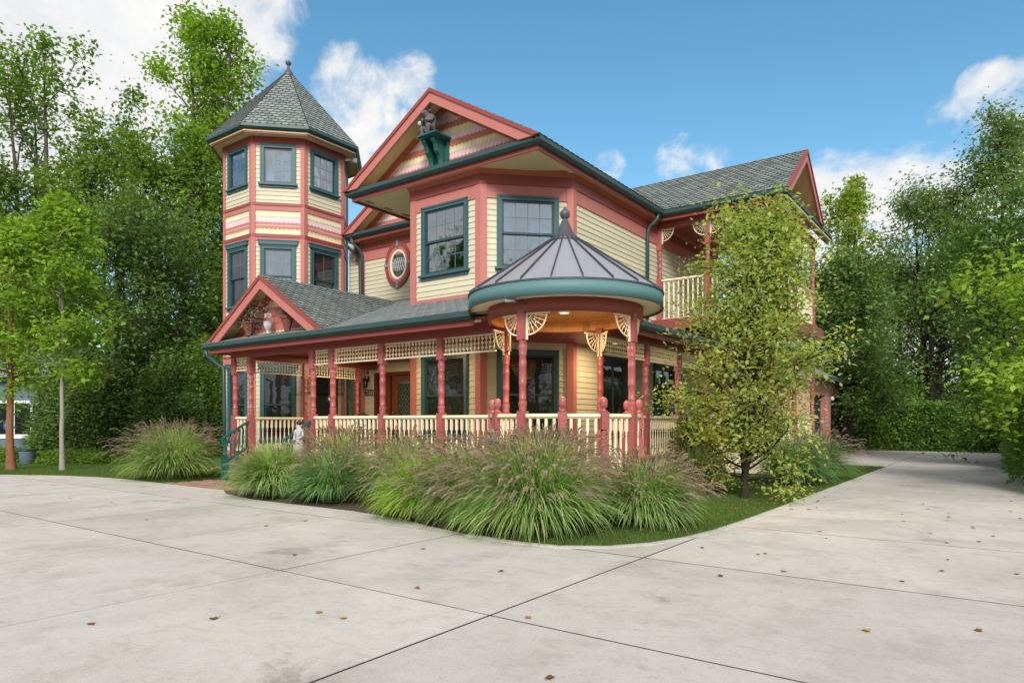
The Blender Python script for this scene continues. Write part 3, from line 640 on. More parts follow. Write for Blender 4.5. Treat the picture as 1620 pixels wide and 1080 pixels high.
def balm(z0,z1,s=.019):
    H=z1-z0; f=lambda t:z0+H*t; m=MB(); m.bb((-s,-s,z0),(s,s,f(.14))); m.bb((-s,-s,f(.70)),(s,s,z1))
    m.lathe([(s,f(.14)),(s*.55,f(.16)),(s*.95,f(.18)),(s*.55,f(.20)),(s*.65,f(.23)),(s*.95,f(.32)),(s*.8,f(.42)),(s*.55,f(.56)),(s*.5,f(.61)),(s*.95,f(.63)),(s*.5,f(.65)),(s*.9,f(.68)),(s,f(.70))],8); return m
BAL=balm(DECK+.13,RZ-.05).mesh('baluster',m_cream)
def railing(a,b,z0=DECK+.09,z1=RZ,sp=.118,bal=None,end=.06,name='porch_railing'):
    F=Frame(a,b); T=F.M(0,0); m=MB(); L_=F.L
    m.bb((end,-.045,z1-.045),(L_-end,.045,z1-.012),0,T); m.bb((end,-.03,z1-.012),(L_-end,.03,z1),0,T); m.bb((end,-.022,z1-.066),(L_-end,.022,z1-.045),0,T)
    r=m.build(name,m_cream,house); m=MB(); m.bb((end,-.025,z0),(L_-end,.025,z0+.045),0,T); m.build('bottom_rail',m_cream,r); n=max(1,round((L_-2*end)/sp))
    for i in range(n):
        u=end+(L_-2*end)*(i+.5)/n; place(bal or BAL,'baluster',r,F.M(u,0))
s_=MB(); H0,H1=2.445,2.715
pr=[(.008,H0)]
for c in(.2,.5,.8): 
    z=H0+(H1-H0)*c; pr+=[(.0065,z-.030),(.022,z-.014),(.026,z),(.022,z+.014),(.0065,z+.030)]
pr+=[(.008,H1)]; s_.lathe(pr,7); SPN=s_.mesh('frieze_spindle',m_cream)
def spindles(a,b,sp=.083,end=.066):
    F=Frame(a,b); T=F.M(0,0); m=MB(); L_=F.L
    m.bb((end,-.018,H0-.03),(L_-end,.018,H0),0,T); m.bb((end,-.018,H1-.018),(L_-end,.018,H1+.004),0,T); r=m.build('spindle_frieze',m_cream,house)
    n=max(1,round((L_-2*end)/sp))
    for i in range(n): place(SPN,'spindle',r,F.M(end+(L_-2*end)*(i+.5)/n,0))
fan=MB(); Q=.30
fan.bb((0,-.012,-.022),(Q+.06,.012,0)); fan.bb((0,-.012,-Q-.08),(.022,.012,-.022))
fan.tube([(Q*math.cos(a)+.012,0,-Q*math.sin(a)-.012) for a in [PI/2*i/10 for i in range(11)]],.013,6)
fan.tube([(.07*math.cos(a)+.012,0,-.07*math.sin(a)-.012) for a in [PI/2*i/5 for i in range(6)]],.010,5)
for i in range(6):
    a=PI/2*(i+.5)/6; T=Matrix.Translation((.012,0,-.012))@Matrix.Rotation(PI/2+a,4,'Y')
    fan.lathe([(.006,.07),(.006,.13),(.013,.145),(.006,.16),(.006,.19),(.014,.21),(.006,.23),(.007,Q)],6,T=T)
FAN=fan.mesh('fan_bracket',m_cream)
def bracket(x,y,z,rz): place(FAN,'fan_bracket',house,TR(x,y,z,rz))
fx=[PXL,-13.81,-11.59,-10.965,-9.52,-8.03]
for x in fx: post(x,FY)
for a,b in((0,1),(2,3),(3,4),(4,5)): spindles((fx[a],FY),(fx[b],FY)); railing((fx[a],FY),(fx[b],FY))
GC=Vector((-5.58,9.06,0)); GR=1.15
spindles((fx[5],FY),(GC.x-GR-.02,FY)); railing((fx[5],FY),(GC.x-GR,FY))
for y in(10.83,12.56): post(PXL,y)
for a,b in((FY,10.83),(10.83,12.56)):
    spindles((PXL,b),(PXL,a)); railing((PXL,b),(PXL,a))
sy=[GC.y+GR+.02,12.0,13.6,15.2,16.35]
for y in sy[1:]: post(SX,y)
for a,b in zip(sy,sy[1:]): spindles((SX,a),(SX,b)); railing((SX,a),(SX,b))
post(-4.4,16.4); post(-4.4,18.4); post(-4.4,20.4); railing((SX,16.4),(-4.4,16.4)); railing((-4.4,16.4),(-4.4,18.4)); railing((-4.4,18.4),(-4.4,20.4)); spindles((-4.4,16.4),(-4.4,18.4)); spindles((-4.4,18.4),(-4.4,20.4))
# deck and its boards, skirt, steps
m=MB(); m.prism([(PXL-.1,FY-.14),(GC.x-1,FY-.14),(GC.x-.9,FY-.9),(SX+.14,FY-.9),(SX+.14,16.3),(-4.3,16.3),(-4.3,20.5),(XN,20.5),(XN,YN),(XM,YB),(XL,YB),(XL,YO),(PXL-.1,YO)],DECK-.30,DECK-.03); m.build('porch_floor',m_deck,house)
m=MB(); m.lathe([(1.24,DECK-.45),(1.24,DECK-.005)],28,(GC.x,GC.y,0),smooth=False); m.build('gazebo_floor',m_deck,house)
m=MB(); m.sweep([(PXL-.1,YO,0),(PXL-.1,FY-.14,0),(-6.6,FY-.14,0)],[(0,.03),(.02,.03),(.02,DECK-.0),(0,DECK)]); m.build('porch_skirt',m_deck,house); m=MB(); m.sweep([(SX+.14,10,0),(SX+.14,16.3,0),(-4.3,16.3,0),(-4.3,20.5,0)],[(0,.03),(.02,.03),(.02,DECK),(0,DECK)]); m.build('porch_skirt',m_cream,house)
for i in range(44):
    y=FY-.12+i*.1
    if y>YO-.1: break
    x1=XL-.02 if y>YB else GC.x; m=MB(); m.bb((PXL-.12,y,DECK-.028),(x1,y+.093,DECK)); m.build('deck_board',m_deck,house)
steps=[(8.62,.50-.16),(8.32,.50-.33),(8.02,.05)]
for y,z in steps[:2]:
    for k in(0,1): m=MB(); m.bb((-13.78,y-.02+k*.15,z-.035),(-11.62,y+.12+k*.15,z)); bevel(m.build('step_tread',m_deck,house))
    m=MB(); m.bb((-13.76,y+.01,z-.17),(-11.64,y+.03,z-.036)); m.build('step_riser',m_deck,house)
for x in(-13.81,-11.60):
    m=MB(); m.bb((x-.055,8.21,0),(x+.055,8.32,.50)); m.lathe([(.052,.50),(.035,.515),(.05,.53),(.04,.55),(.045,.68),(.05,.70),(.04,.72)],12,(x,8.265,0)); m.bb((x-.05,8.215,.72),(x+.05,8.315,.84))
    nw=m.build('stair_newel',m_green,house)
    m=MB()
    for z0,z1,w_,h_ in((.86,1.24,.035,.045),(.30,.66,.03,.05)):
        m.add([(x+a*w_,y,z+b*h_) for y,z in((8.20,z0),(8.84,z1)) for b in(0,1) for a in(-1,1)],[(0,2,3,1),(4,5,7,6),(0,1,5,4),(2,6,7,3),(0,4,6,2),(1,3,7,5)])
    st=m.build('stair_railing',m_green,house)
    for i in range(5):
        y=8.40+i*.095; k=(y-8.20)/.64; m=MB(); m.lathe([(.015,.33+.36*k),(.015,.5+.36*k),(.022,.6+.36*k),(.012,.7+.37*k),(.015,.87+.38*k)],7,(x,y,0)); o=m.build('stair_baluster',m_green,st)
# ---- gazebo
gz=house
posn=[(GC.x,GC.y-GR),(GC.x+GR,GC.y),(GC.x-GR,GC.y),(GC.x,GC.y+GR)]
gpost=turned(.15,RZ,2.42,2.84,h=.062).mesh('gazebo_post',m_post)
for i,(x,y) in enumerate(posn): place(gpost,'gazebo_post',house,TR(x,y,0,0))
seq=[-180,-150,-120,-90,-60,-30,0,30,60,90]
gp=[(GC.x+GR*math.cos(R(a)),GC.y+GR*math.sin(R(a))) for a in seq]
for i,a in enumerate(seq):
    if a%90: place(newm,'newel_post',house,TR(*gp[i],0,R(a)))
for i in range(9): railing(gp[i],gp[i+1],sp=.115)
RB=1.21
def arc(m,r0,r1,z0,z1,mi=0,n=48): m.lathe([(r0,z0),(r1,z0),(r1,z1),(r0,z1),(r0,z0)],n,(GC.x,GC.y,0),mi,caps=False)
m=MB(); arc(m,RB-.05,RB,2.80,3.0); m.build('ring_beam',m_brick_shaded,house)
m=MB(); arc(m,RB-.005,1.50,2.995,3.01); m.build('gazebo_soffit',m_cream,house)
m=MB(); arc(m,1.485,1.51,2.975,3.19); m.build('gazebo_fascia',m_fascia,house)
m=MB(); arc(m,1.50,1.525,3.185,3.20); arc(m,1.50,1.518,2.965,2.978); m.build('drip_edge',m_seam,house)
for i in range(56):                      # vertical cedar planks lining the inside of the ring
    a=2*PI*i/56; m=MB(); m.box((GC.x+(RB-.06)*math.cos(a),GC.y+(RB-.06)*math.sin(a),2.89),(.018,.125,.155),a); m.build('cedar_plank',m_wood,house)
m=MB()
for i in range(24):                      # cedar ceiling boards
    y=-1.15+i*.096; w_=math.sqrt(max(.01,1.15**2-(y+.045)**2)); m=MB(); m.box((GC.x,GC.y+y+.045,2.975),(2*w_,.09,.014)); m.build('ceiling_board',m_wood,house)
NS=22; z0,z1,r1=3.20,4.12,.17
for i in range(NS):
    a0,a1=2*PI*i/NS,2*PI*(i+1)/NS; k=5; m=MB(); vs=[]
    for r,z in((1.52,z0),(r1,z1),(r1,z1-.02),(1.52,z0-.02)):
        for j in range(k+1): a=a0+(a1-a0)*j/k; vs.append((GC.x+r*math.cos(a),GC.y+r*math.sin(a),z))
    m.add(vs,[(b*(k+1)+j,b*(k+1)+j+1,((b+1)%4)*(k+1)+j+1,((b+1)%4)*(k+1)+j) for b in range(4) for j in range(k)]); m.build('metal_roof_panel',m_metal,house)
    m=MB(); c,s2=math.cos(a0),math.sin(a0); d=Vector((-s2,c,0))*.008
    P0=Vector((GC.x+1.52*c,GC.y+1.52*s2,z0)); P1=Vector((GC.x+r1*c,GC.y+r1*s2,z1)); up=Vector((0,0,.035))
    m.add([P0-d,P0+d,P0+d+up,P0-d+up,P1-d,P1+d,P1+d+up,P1-d+up],[(0,1,2,3),(7,6,5,4),(0,4,5,1),(1,5,6,2),(2,6,7,3),(3,7,4,0)]); m.build('standing_seam',m_seam,house)
m=MB(); m.lathe([(.30,4.05),(.24,4.10),(.165,4.17),(.15,4.17),(.05,4.40),(.035,4.415),(.045,4.43),(.072,4.46),(.08,4.50),(.072,4.54),(.04,4.57),(.018,4.59),(.02,4.61),(0,4.625)],20,(GC.x,GC.y,0)); m.build('gazebo_finial',m_lead,house)
z=2.80
def tang(a): return R(a)
for (x,y,a) in ((posn[0][0],posn[0][1],0),(posn[0][0],posn[0][1],180),(posn[1][0],posn[1][1],90),(posn[1][0],posn[1][1],-90)):
    o=.062; bracket(x+o*math.cos(R(a)),y+o*math.sin(R(a)),z,R(a+ (12 if (a in(0,) ) else -12 if a==180 else (12 if a==90 else -12))))
bracket(posn[2][0]+.062,posn[2][1],2.74,R(-50)); bracket(posn[2][0],posn[2][1]-.06,2.74,R(-80)); bracket(posn[3][0]+.04,posn[3][1]-.05,2.74,R(-45)); bracket(posn[3][0]+.0,posn[3][1]-.06,2.74,R(-100))
m=MB()
m=MB(); m.box((GC.x-.0,GC.y-1.44,2.955),(.14,.10,.07),R(20)); fl=m.build('junction_box',m_grey,house)
# ---- balcony
BY=16.58
bz0,bz1=3.88,4.95
m=MB(); m.bb((XN,16.25,3.66),(-4.25,20.9,3.84)); m.build('balcony_floor',m_brick_shaded,house)
m=MB(); m.bb((XN,16.2,3.60),(-4.2,16.25,3.86)); m.bb((-4.25,16.25,3.60),(-4.2,20.9,3.86)); m.build('balcony_fascia',m_brick_shaded,house)
bpm=turned(3.84,bz1,5.72,6.27,h=.06).mesh('balcony_post',m_post)
bx=[-7.30,-6.02,-4.45]
for x in bx: place(bpm,'balcony_post',house,TR(x,BY,0))
for y in(18.6,20.7): place(bpm,'balcony_post',house,TR(-4.45,y,0))
BB=balm(bz0+.05,bz1-.05,.018).mesh('balcony_baluster',m_cream)
BBs=MB(); BBs.bb((-.016,-.016,bz0+.05),(.016,.016,bz1-.05)); BBs=BBs.mesh('balcony_baluster',m_cream)
for a,b in zip(bx,bx[1:]): railing((a,BY),(b,BY),bz0,bz1,.125,BBs,name='balcony_railing')
railing((-4.45,BY),(-4.45,18.6),bz0,bz1,.125,BBs,name='balcony_railing'); railing((-4.45,18.6),(-4.45,20.7),bz0,bz1,.125,BBs,name='balcony_railing')
m=MB(); m.bb((XN,BY-.08,6.26),(-4.37,BY+.08,6.45)); m.build('balcony_beam',m_brick_shaded,house); m=MB(); m.bb((-4.53,BY+.08,6.26),(-4.37,20.9,6.45)); m.build('balcony_beam',m_brick_shaded,house)
m=MB(); m.bb((XN+.1,WY+.14,6.455),(-4.2,BY-.08,6.46)); m.build('balcony_crown',m_orange_lit,house)
for i in range(38):
    y=BY+.10+i*.11; m=MB(); m.bb((XN+.02,y,6.44),(-4.54,y+.103,6.455)); m.build('ceiling_board',m_darkwood,house)
for x,a in((-7.24,0),(-6.08,180),(-5.96,0),(-4.51,180)): bracket(x,BY,6.26,R(a))
m=MB(); m.bb((WX-.02,16.4,ZS-.04),(-4.2,21.2,ZS)); m.build('soffit',m_tan,house)
# ---- downspouts
def spout(pts,r=.045,mm=None):
    m=MB(); m.tube(pts,r,8); 
    for z_ in(): pass
    return m.build('downspout',mm or m_gutter,house)
spout([(-7.10,16.0,6.50),(-7.10,15.98,6.40),(-7.16,15.95,6.30),(-7.28,15.9,6.2),(-7.33,15.88,6.05),(-7.33,15.88,3.85)],.05)
spout([(-15.40,12.92,6.50),(-15.38,12.96,6.34),(-15.30,13.2,6.15),(-15.22,13.33,6.0),(-15.22,13.36,4.7),(-15.22,13.36,.5)],.045)
spout([(-15.12,12.92,6.50),(-15.10,12.96,6.36),(-15.0,13.12,6.2),(-14.97,13.2,6.05),(-14.97,13.22,4.4)],.045)
spout([(PX0+.02,8.42,PZ-.13),(PX0+.03,8.46,PZ-.25),(PX0+.12,8.62,PZ-.42),(-14.62,8.72,PZ-.52),(-14.62,8.74,1.5),(-14.62,8.74,.3)],.045)
# ---- front door, address, lantern
T=F0.M(0,0); m=MB()
m.bb((.51,-.03,DECK),(.61,.10,2.64),0,T); m.bb((2.35,-.03,DECK),(2.45,.10,2.64),0,T); m.bb((.61,-.03,2.55),(2.35,.10,2.64),0,T); m.bb((1.0,-.02,DECK),(1.15,.10,2.55),0,T)
dr=m.build('door_frame',m_door,house); m=MB(); m.bb((.53,.105,.12),(2.43,.12,2.63),0,T); m.build('door_backing',m_room,dr)
m=MB(); m.bb((1.17,.04,DECK+.02),(1.40,.09,2.53),0,T); m.bb((2.10,.04,DECK+.02),(2.33,.09,2.53),0,T); m.bb((1.40,.04,2.38),(2.10,.09,2.53),0,T); m.bb((1.40,.04,DECK+.02),(2.10,.09,1.05),0,T); d=m.build('front_door',m_doorl,house)
m=MB(); m.bb((1.40,.062,1.05),(2.10,.07,2.38),0,T); m.build('glass_panel',g_door,d)
m=MB()
for s_ in(-1,1):
    for kx in range(6):
        for kz in range(9):
            cx_=1.46+kx*.115; cz=1.12+kz*.14; m.tube([F0.p(cx_-.055*s_,cz-.07,-.05),F0.p(cx_+.01*s_,cz,-.05),F0.p(cx_+.055*s_,cz+.07,-.05)],.006,4)
m.build('leading',m_black,d)
m=MB(); m.bb((.65,.05,DECK+.3),(.97,.06,2.5),0,T); m.build('sidelight_glass',g_door,dr); m=MB(); m.lathe([(.02,0),(.03,.02),(0,.05)],10,T=F0.M(1.26,1.5,0)@Matrix.Rotation(PI/2,4,'X')); m.build('door_knob',m_grey,d)
# house number 6022: stroked digits
NUM={'6':[[(.85,.9),(.6,1),(.3,.9),(.1,.6),(.05,.3),(.2,.05),(.5,0),(.8,.08),(.92,.3),(.8,.52),(.5,.6),(.2,.5),(.08,.3)]],'0':[[(.5,0),(.2,.08),(.06,.3),(.05,.7),(.2,.93),(.5,1),(.8,.93),(.95,.7),(.94,.3),(.8,.08),(.5,0)]],'2':[[(.06,.72),(.12,.92),(.45,1),(.80,.93),(.9,.74),(.8,.52),(.45,.28),(.10,.03)],[(.06,.03),(.5,.04),(.95,.03),(.95,.14)]]}
for i,ch in enumerate('6022'):
    m=MB()
    for s2 in NUM[ch]:
        P=[F0.p(.135+i*.093+.074*x, 2.0+.175*z_,.035) for x,z_ in s2]
        for _ in range(1): P=[P[0]]+[q for a,b in zip(P,P[1:]) for q in(a*.75+b*.25,a*.25+b*.75)]+[P[-1]]
        m.tube(P,.0125,5)
    m.build('house_number',m_black,house)
# door on the tower's right face
f=TF[2]; T=f.M(TS/2,0); m=MB()
m.bb((-.47,-.045,DECK),(-.37,.06,2.62),0,T); m.bb((.37,-.045,DECK),(.47,.06,2.62),0,T); m.bb((-.37,-.045,2.52),(.37,.06,2.62),0,T); dc=m.build('door_casing',m_teal,house)
m=MB(); m.bb((-.36,.0,DECK),(.36,.03,2.51),0,T); m.bb((-.36,-.012,DECK+.75),(.36,.0,DECK+.82),0,T); sdr=m.build('screen_door',m_screen,house)
m=MB(); m.tube([T@Vector(v) for v in[(.30,-.01,1.50),(.30,-.06,1.50),(.18,-.07,1.50)]],.012,6); m.build('lever_handle',m_grey,sdr)
# corner boards of the recessed doorway and wall beside
# small wall boxes
m=MB(); m.bb((.19,-.05,2.62),(.27,0,2.75),0,F0.M(0,0)); m.build('door_chime_box',m_darkwood,house)
# corbel shelf on the main gable
FGW=Frame((EX0,EY+.46),(EX1,EY+.46)); T=FGW.M(-9.90-EX0,0)
m=MB(); m.bb((-.30,-.50,7.31),(.30,.02,7.345),0,T); m.bb((-.24,-.05,6.60),(.24,.02,7.31),0,T); m.bb((-.26,-.44,7.28),(.26,.0,7.31),0,T)
cs=m.build('corbel_shelf',m_green,house)
for x in(-.15,.11):
    prf=[(-.02,7.28),(-.40,7.28),(-.41,7.22),(-.33,7.15),(-.30,7.05),(-.31,7.02),(-.27,6.98),(-.21,6.95),(-.17,6.85),(-.155,6.72),(-.17,6.68),(-.10,6.62),(-.02,6.62)]
    vs=[T@Vector((x+dx,y,z_)) for dx in(-.05,.05) for y,z_ in prf]; n=len(prf); m=MB(); m.add(vs,[tuple(range(n)),tuple(range(2*n-1,n-1,-1))]+[(i,n+i,n+(i+1)%n,(i+1)%n) for i in range(n)]); bevel(m.build('scroll_bracket',m_green,cs),.008)
m_tealcorb=mat('corbel_green',(.010,.095,.082),.35,.5,.12,4)
cs.data.materials[0]=m_tealcorb
for c_ in cs.children: c_.data.materials[0]=m_tealcorb
# tower gable skirt lights
m=MB(); m.box((TC.x+1.75,TC.y+1.0,8.92),(.1,.14,.12)); m.tube([(TC.x+1.70,TC.y+.9,8.93),(TC.x+1.62,TC.y+.75,8.88)],.035,8); m.build('flood_light',m_white,house)
# ---- emit the boards and shingles: biggest as objects, rest joined
boards.sort(key=lambda b:-b[0]); nb=285
rest={}
for i,(ar,w,m_,L_) in enumerate(boards):
    if i<nb: place(BOARD,'siding_board',w,m_@Matrix.Diagonal((L_,1,1,1)))
    else: board_mesh(rest.setdefault(w.name,(w,MB()))[1],m_,L_)
for w,bm in rest.values(): bm.build('siding_courses',m_siding,w,kind='stuff',recalc=False)
by={}
for t in tabs: by.setdefault(t[2],[]).append(t)
extra={}
for nm,ts in by.items():
    ts.sort(key=lambda t:-t[0])
    for i,t in enumerate(ts):
        if i<290: place(key(t[9],t[10],t[8],t[3],nm),nm,t[1],t[4])
        else:
            e=extra.setdefault((t[1].name,t[3].name,nm),(t[1],t[3],MB())); tabmesh(e[2],t[5],t[8]*1.25,.026 if t[3] is m_shingle else .010 if nm=='shingle' else .016,.004,t[6],t[7],0,1 if t[3] is m_shingle else None)
for (a,b,nm),(par,mm,bm) in extra.items(): bm.build(nm+'_courses',[mm,m_edge],par,kind='stuff',recalc=False)
for bm,mms,par,nm in REST:
    if bm.v: bm.build(nm+'_courses',list(mms)+[m_edge],par,kind='stuff',recalc=False)
# ---------------------------------------------------------------- ground, driveway, lawn
def flat(name,poly,z0,z1,mm,kind='structure',parent=None):
    m=MB(); m.prism(poly,z0,z1); return m.build(name,mm,parent,kind=kind)
flat('ground',[(-300,-300),(300,-300),(300,300),(-300,300)],-.30,-.06,m_lawn)
edge=[(-2.66,21.4),(-2.66,10.2),(-2.68,8.6),(-2.72,7.6),(-2.80,6.95),(-2.95,6.45),(-3.2,6.05),(-3.6,5.76),(-4.1,5.70),(-4.8,5.78),(-5.6,5.98),(-6.3,6.22),(-7.4,6.36),(-9.85,6.36),(-11.0,6.6),(-11.6,6.92),(-13.1,6.92),(-14.2,6.95),(-15.6,6.98),(-16.6,6.85),(-17.7,6.6),(-19.3,5.8),(-22,4.6),(-26,3.2)]
# driveway outline, ccw
drive=[(8,-14),(8,9),(.55,11.5),(.45,14),(.45,34.0),(-12,34.0),(-12,24.4),(-7.0,24.2),(-6.5,21.4)]+edge+[(-40,0),(-40,-14)]
flat('driveway',drive,-.12,-.005,m_joint)
def cellclip(poly,x0,y0,x1,y1): return clip(poly,[(x0,y0),(x1,y0),(x1,y1),(x0,y1)])
xs=[-40,-33.6,-28.8,-24,-19.2,-16.8,-14.4,-12.0,-9.6,-7.2,-4.95,-2.70,2.1,8]; ys=[-14,-10,-6.0,-3.6,-1.3,1.1,3.46,5.76,8.12,10.5,12.85,15.2,17.6,20,21.4+.0,25,28.5,32,36,40]
drv=bpy.data.objects['driveway']; jt=.009
for i in range(len(xs)-1):
    for j in range(len(ys)-1):
        hx=lambda v:.011 if abs(v+2.7)<.1 else .009
        hy=lambda v:.011 if abs(v-3.46)<.1 else .015
        c_=cellclip(drive,xs[i]+hx(xs[i]),ys[j]+hy(ys[j]),xs[i+1]-hx(xs[i+1]),ys[j+1]-hy(ys[j+1]))
        if len(c_)<3: continue
        A=abs(sum(c_[k][0]*c_[(k+1)%len(c_)][1]-c_[(k+1)%len(c_)][0]*c_[k][1] for k in range(len(c_))))/2
        if A<.02: continue
        m=MB(); dz=random.uniform(-.0025,0); m.prism(c_,-.10,dz); m.build('concrete_slab',m_concrete,drv)
# front walk of red-brown pavers
flat('path',[(-13.9,6.99),(-11.5,6.99),(-11.5,8.1),(-13.9,8.1)],-.12,-.02,m_joint); pth=bpy.data.objects['path']
for i in range(9):
    for j in range(8):
        x=-13.88+i*.265+(.13 if j%2 else 0); y=7.0+j*.135
        if x+.25>-11.45: continue
        m=MB(); m.bb((x,y,-.06),(x+.255,y+.127,random.uniform(.0,.006))); m.build('paver',m_paver,pth)
# soil bed under the grasses and lawns (sheets above the ground)
bed=[(p[0],p[1]) for p in edge[1:17]]
flat('planting_bed',[(-2.68,10)]+[(x+.01,y+.02) for x,y in edge[2:16]]+[(-11.45,6.95),(-11.45,9.4),(-6,9.4),(-4.9,10.4)],-.08,-.012,m_soil)
lawn_r=[(-2.67,21.4),(-6.4,21.4),(-6.4,16.6),(-5.3,16.6),(-5.3,9.6),(-4.9,7.2),(-4.4,5.75),(-4.1,5.71),(-3.6,5.77),(-3.2,6.06),(-2.96,6.46),(-2.81,6.96),(-2.73,7.6),(-2.69,8.6),(-2.67,10.2)]
flat('lawn',lawn_r,-.07,-.004,m_lawn)
lawn_l=[(-11.5,6.96),(-14.2,6.97),(-15.6,7.0),(-16.6,6.87),(-17.7,6.62),(-19.3,5.82),(-22,4.62),(-26,3.22),(-40,.0),(-60,20),(-30,22),(-15.2,15),(-14.0,8.9),(-14,8.15),(-13.95,6.98)]
flat('lawn',lawn_l[1:],-.07,-.004,m_lawn)
# concrete edging beside the lawn
m=MB(); m.sweep([(x,y,0) for x,y in edge[0:10]],[(0,-.06),(.0,.014),(-.075,.012),(-.09,-.06)]); m.build('kerb_strip',m_concrete,kind='structure')

# ---------------------------------------------------------------- leaf-level meshes (numpy)
def npmesh(name,V,F,mm,tone=None,smooth=False):
    me=bpy.data.meshes.new(name); n=len(V); k=F.shape[1]; f=len(F)
    me.vertices.add(n); me.vertices.foreach_set('co',V.astype(np.float32).ravel())
    me.loops.add(f*k); me.loops.foreach_set('vertex_index',F.astype(np.int32).ravel())
    me.polygons.add(f); me.polygons.foreach_set('loop_start',np.arange(0,f*k,k,dtype=np.int32)); me.polygons.foreach_set('loop_total',np.full(f,k,dtype=np.int32))
    for x in (mm if isinstance(mm,list) else [mm]): me.materials.append(x)
    if tone is not None:
        a=me.attributes.new('tone','FLOAT','POINT'); a.data.foreach_set('value',tone.astype(np.float32))
    if smooth: me.polygons.foreach_set('use_smooth',np.ones(f,dtype=bool))
    me.update(calc_edges=True); return me
def unit(a): return a/np.maximum(1e-9,np.linalg.norm(a,axis=1,keepdims=True))
def leaves(P,size,tone,r,droop=.25,wide=.55,out=None,flat_=.5):
    n=len(P); a=r.normal(size=(n,3)); a[:,2]=a[:,2]*.5-droop
    if out is not None: a+=out*.8
    a=unit(a); nn=r.normal(size=(n,3)); nn[:,2]=np.abs(nn[:,2])+flat_*2; b=unit(np.cross(nn,a)); up=np.cross(a,b)
    s=(size*r.uniform(.4,1.45,n))[:,None]
    v0=P; v1=P+a*s*.45+b*s*wide*.5+up*s*.08; v2=P+a*s-up*s*.06; v3=P+a*s*.45-b*s*wide*.5+up*s*.08
    V=np.stack([v0,v1,v2,v3],1).reshape(-1,3); F=np.arange(4*n).reshape(n,4); t=np.repeat(tone,4); return V,F,t
def tube_np(pts,rad,n=5):
    pts=np.array(pts,float); m=len(pts); t=np.gradient(pts,axis=0); t=unit(t); ref=np.array([.31,.52,.79]); x=unit(np.cross(t,ref)); y=np.cross(t,x)
    an=np.arange(n)*2*PI/n; V=(pts[:,None,:]+np.array(rad)[:,None,None]*(np.cos(an)[None,:,None]*x[:,None,:]+np.sin(an)[None,:,None]*y[:,None,:])).reshape(-1,3)
    i=np.arange(m-1)[:,None]*n; k=np.arange(n)[None,:]; k2=(k+1)%n
    F=np.stack([i+k,i+k2,i+n+k2,i+n+k],-1).reshape(-1,4); return V,F
def skeleton(r,H,cr,base,tr,nprim=26,up=(15,65),top_bias=1.0,wander=.04,prof=None,nsec=6,splits=1,lean=(0,0)):
    """returns (tube list, cluster points with weights)"""
    tubes=[]; cl=[]
    stems=[]
    for s in range(splits):
        n=14; z=np.linspace(0,1,n); w=np.cumsum(r.normal(0,wander*H/n,(n,2)),0); w-=w[0]
        off=np.array([math.cos(2*PI*s/splits+r.uniform(0,1)),math.sin(2*PI*s/splits+.4)])*cr*.30*(splits>1)
        P=np.zeros((n,3)); P[:,:2]=w+off*(np.clip(z-.08,0,1)**.8)[:,None]+np.array(lean)*z[:,None]**1.5; P[:,2]=z*H*.97*(1 if s==0 else r.uniform(.8,.98))
        rad=tr*(1-z)**.8*(1 if s==0 else .75)+.012; rad[0]*=1.35; tubes.append((P,rad,7)); stems.append((P,rad))
    prof=prof or (lambda t:math.sin(PI*min(1,max(0,.12+.86*t)))**.6)
    for k in range(nprim):
        P,rad=stems[k%len(stems)]; t=(k+r.uniform(0,1))/nprim; zt=base+(H*.96-base)*t**top_bias; f=min(.999,zt/P[-1,2]); j=f*(len(P)-1); i=int(j); p0=P[i]+(P[min(i+1,len(P)-1)]-P[i])*(j-i)
        az=k*2.399+r.uniform(-.4,.4); el=R(up[0]+(up[1]-up[0])*t+r.uniform(-10,10)); Lb=cr*prof(t)*r.uniform(.7,1.15)
        d=np.array([math.cos(az)*math.cos(el),math.sin(az)*math.cos(el),math.sin(el)]); m=7; q=[p0]; dd=d.copy()
        for s in range(m-1):
            dd=dd+r.normal(0,.14,3)+np.array([0,0,.05]); dd/=np.linalg.norm(dd); q.append(q[-1]+dd*Lb/(m-1))
        q=np.array(q); r0=max(.012,min(rad[i]*.55,.02+Lb*.018)); tubes.append((q,np.linspace(r0,.006,m),5))
        for s in range(nsec):
            tt=r.uniform(.25,1); jj=tt*(m-1); ii=min(m-2,int(jj)); b0=q[ii]+(q[ii+1]-q[ii])*(jj-ii); e=unit((q[-1]-q[0]+r.normal(0,.75,3)*Lb)[None])[0]; e[2]+=.1
            L2=Lb*r.uniform(.18,.42)+.15; qq=np.array([b0,b0+e*L2*.5+r.normal(0,.04,3)*L2,b0+e*L2]); tubes.append((qq,[r0*.4,.006,.003],3))
            tone=r.uniform(0,1)
            for g in (.45,.75,1.0): cl.append((*(b0+e*L2*g),tone))
        cl.append((*q[-1],r.uniform(.3,1)))
    return tubes,np.array(cl)
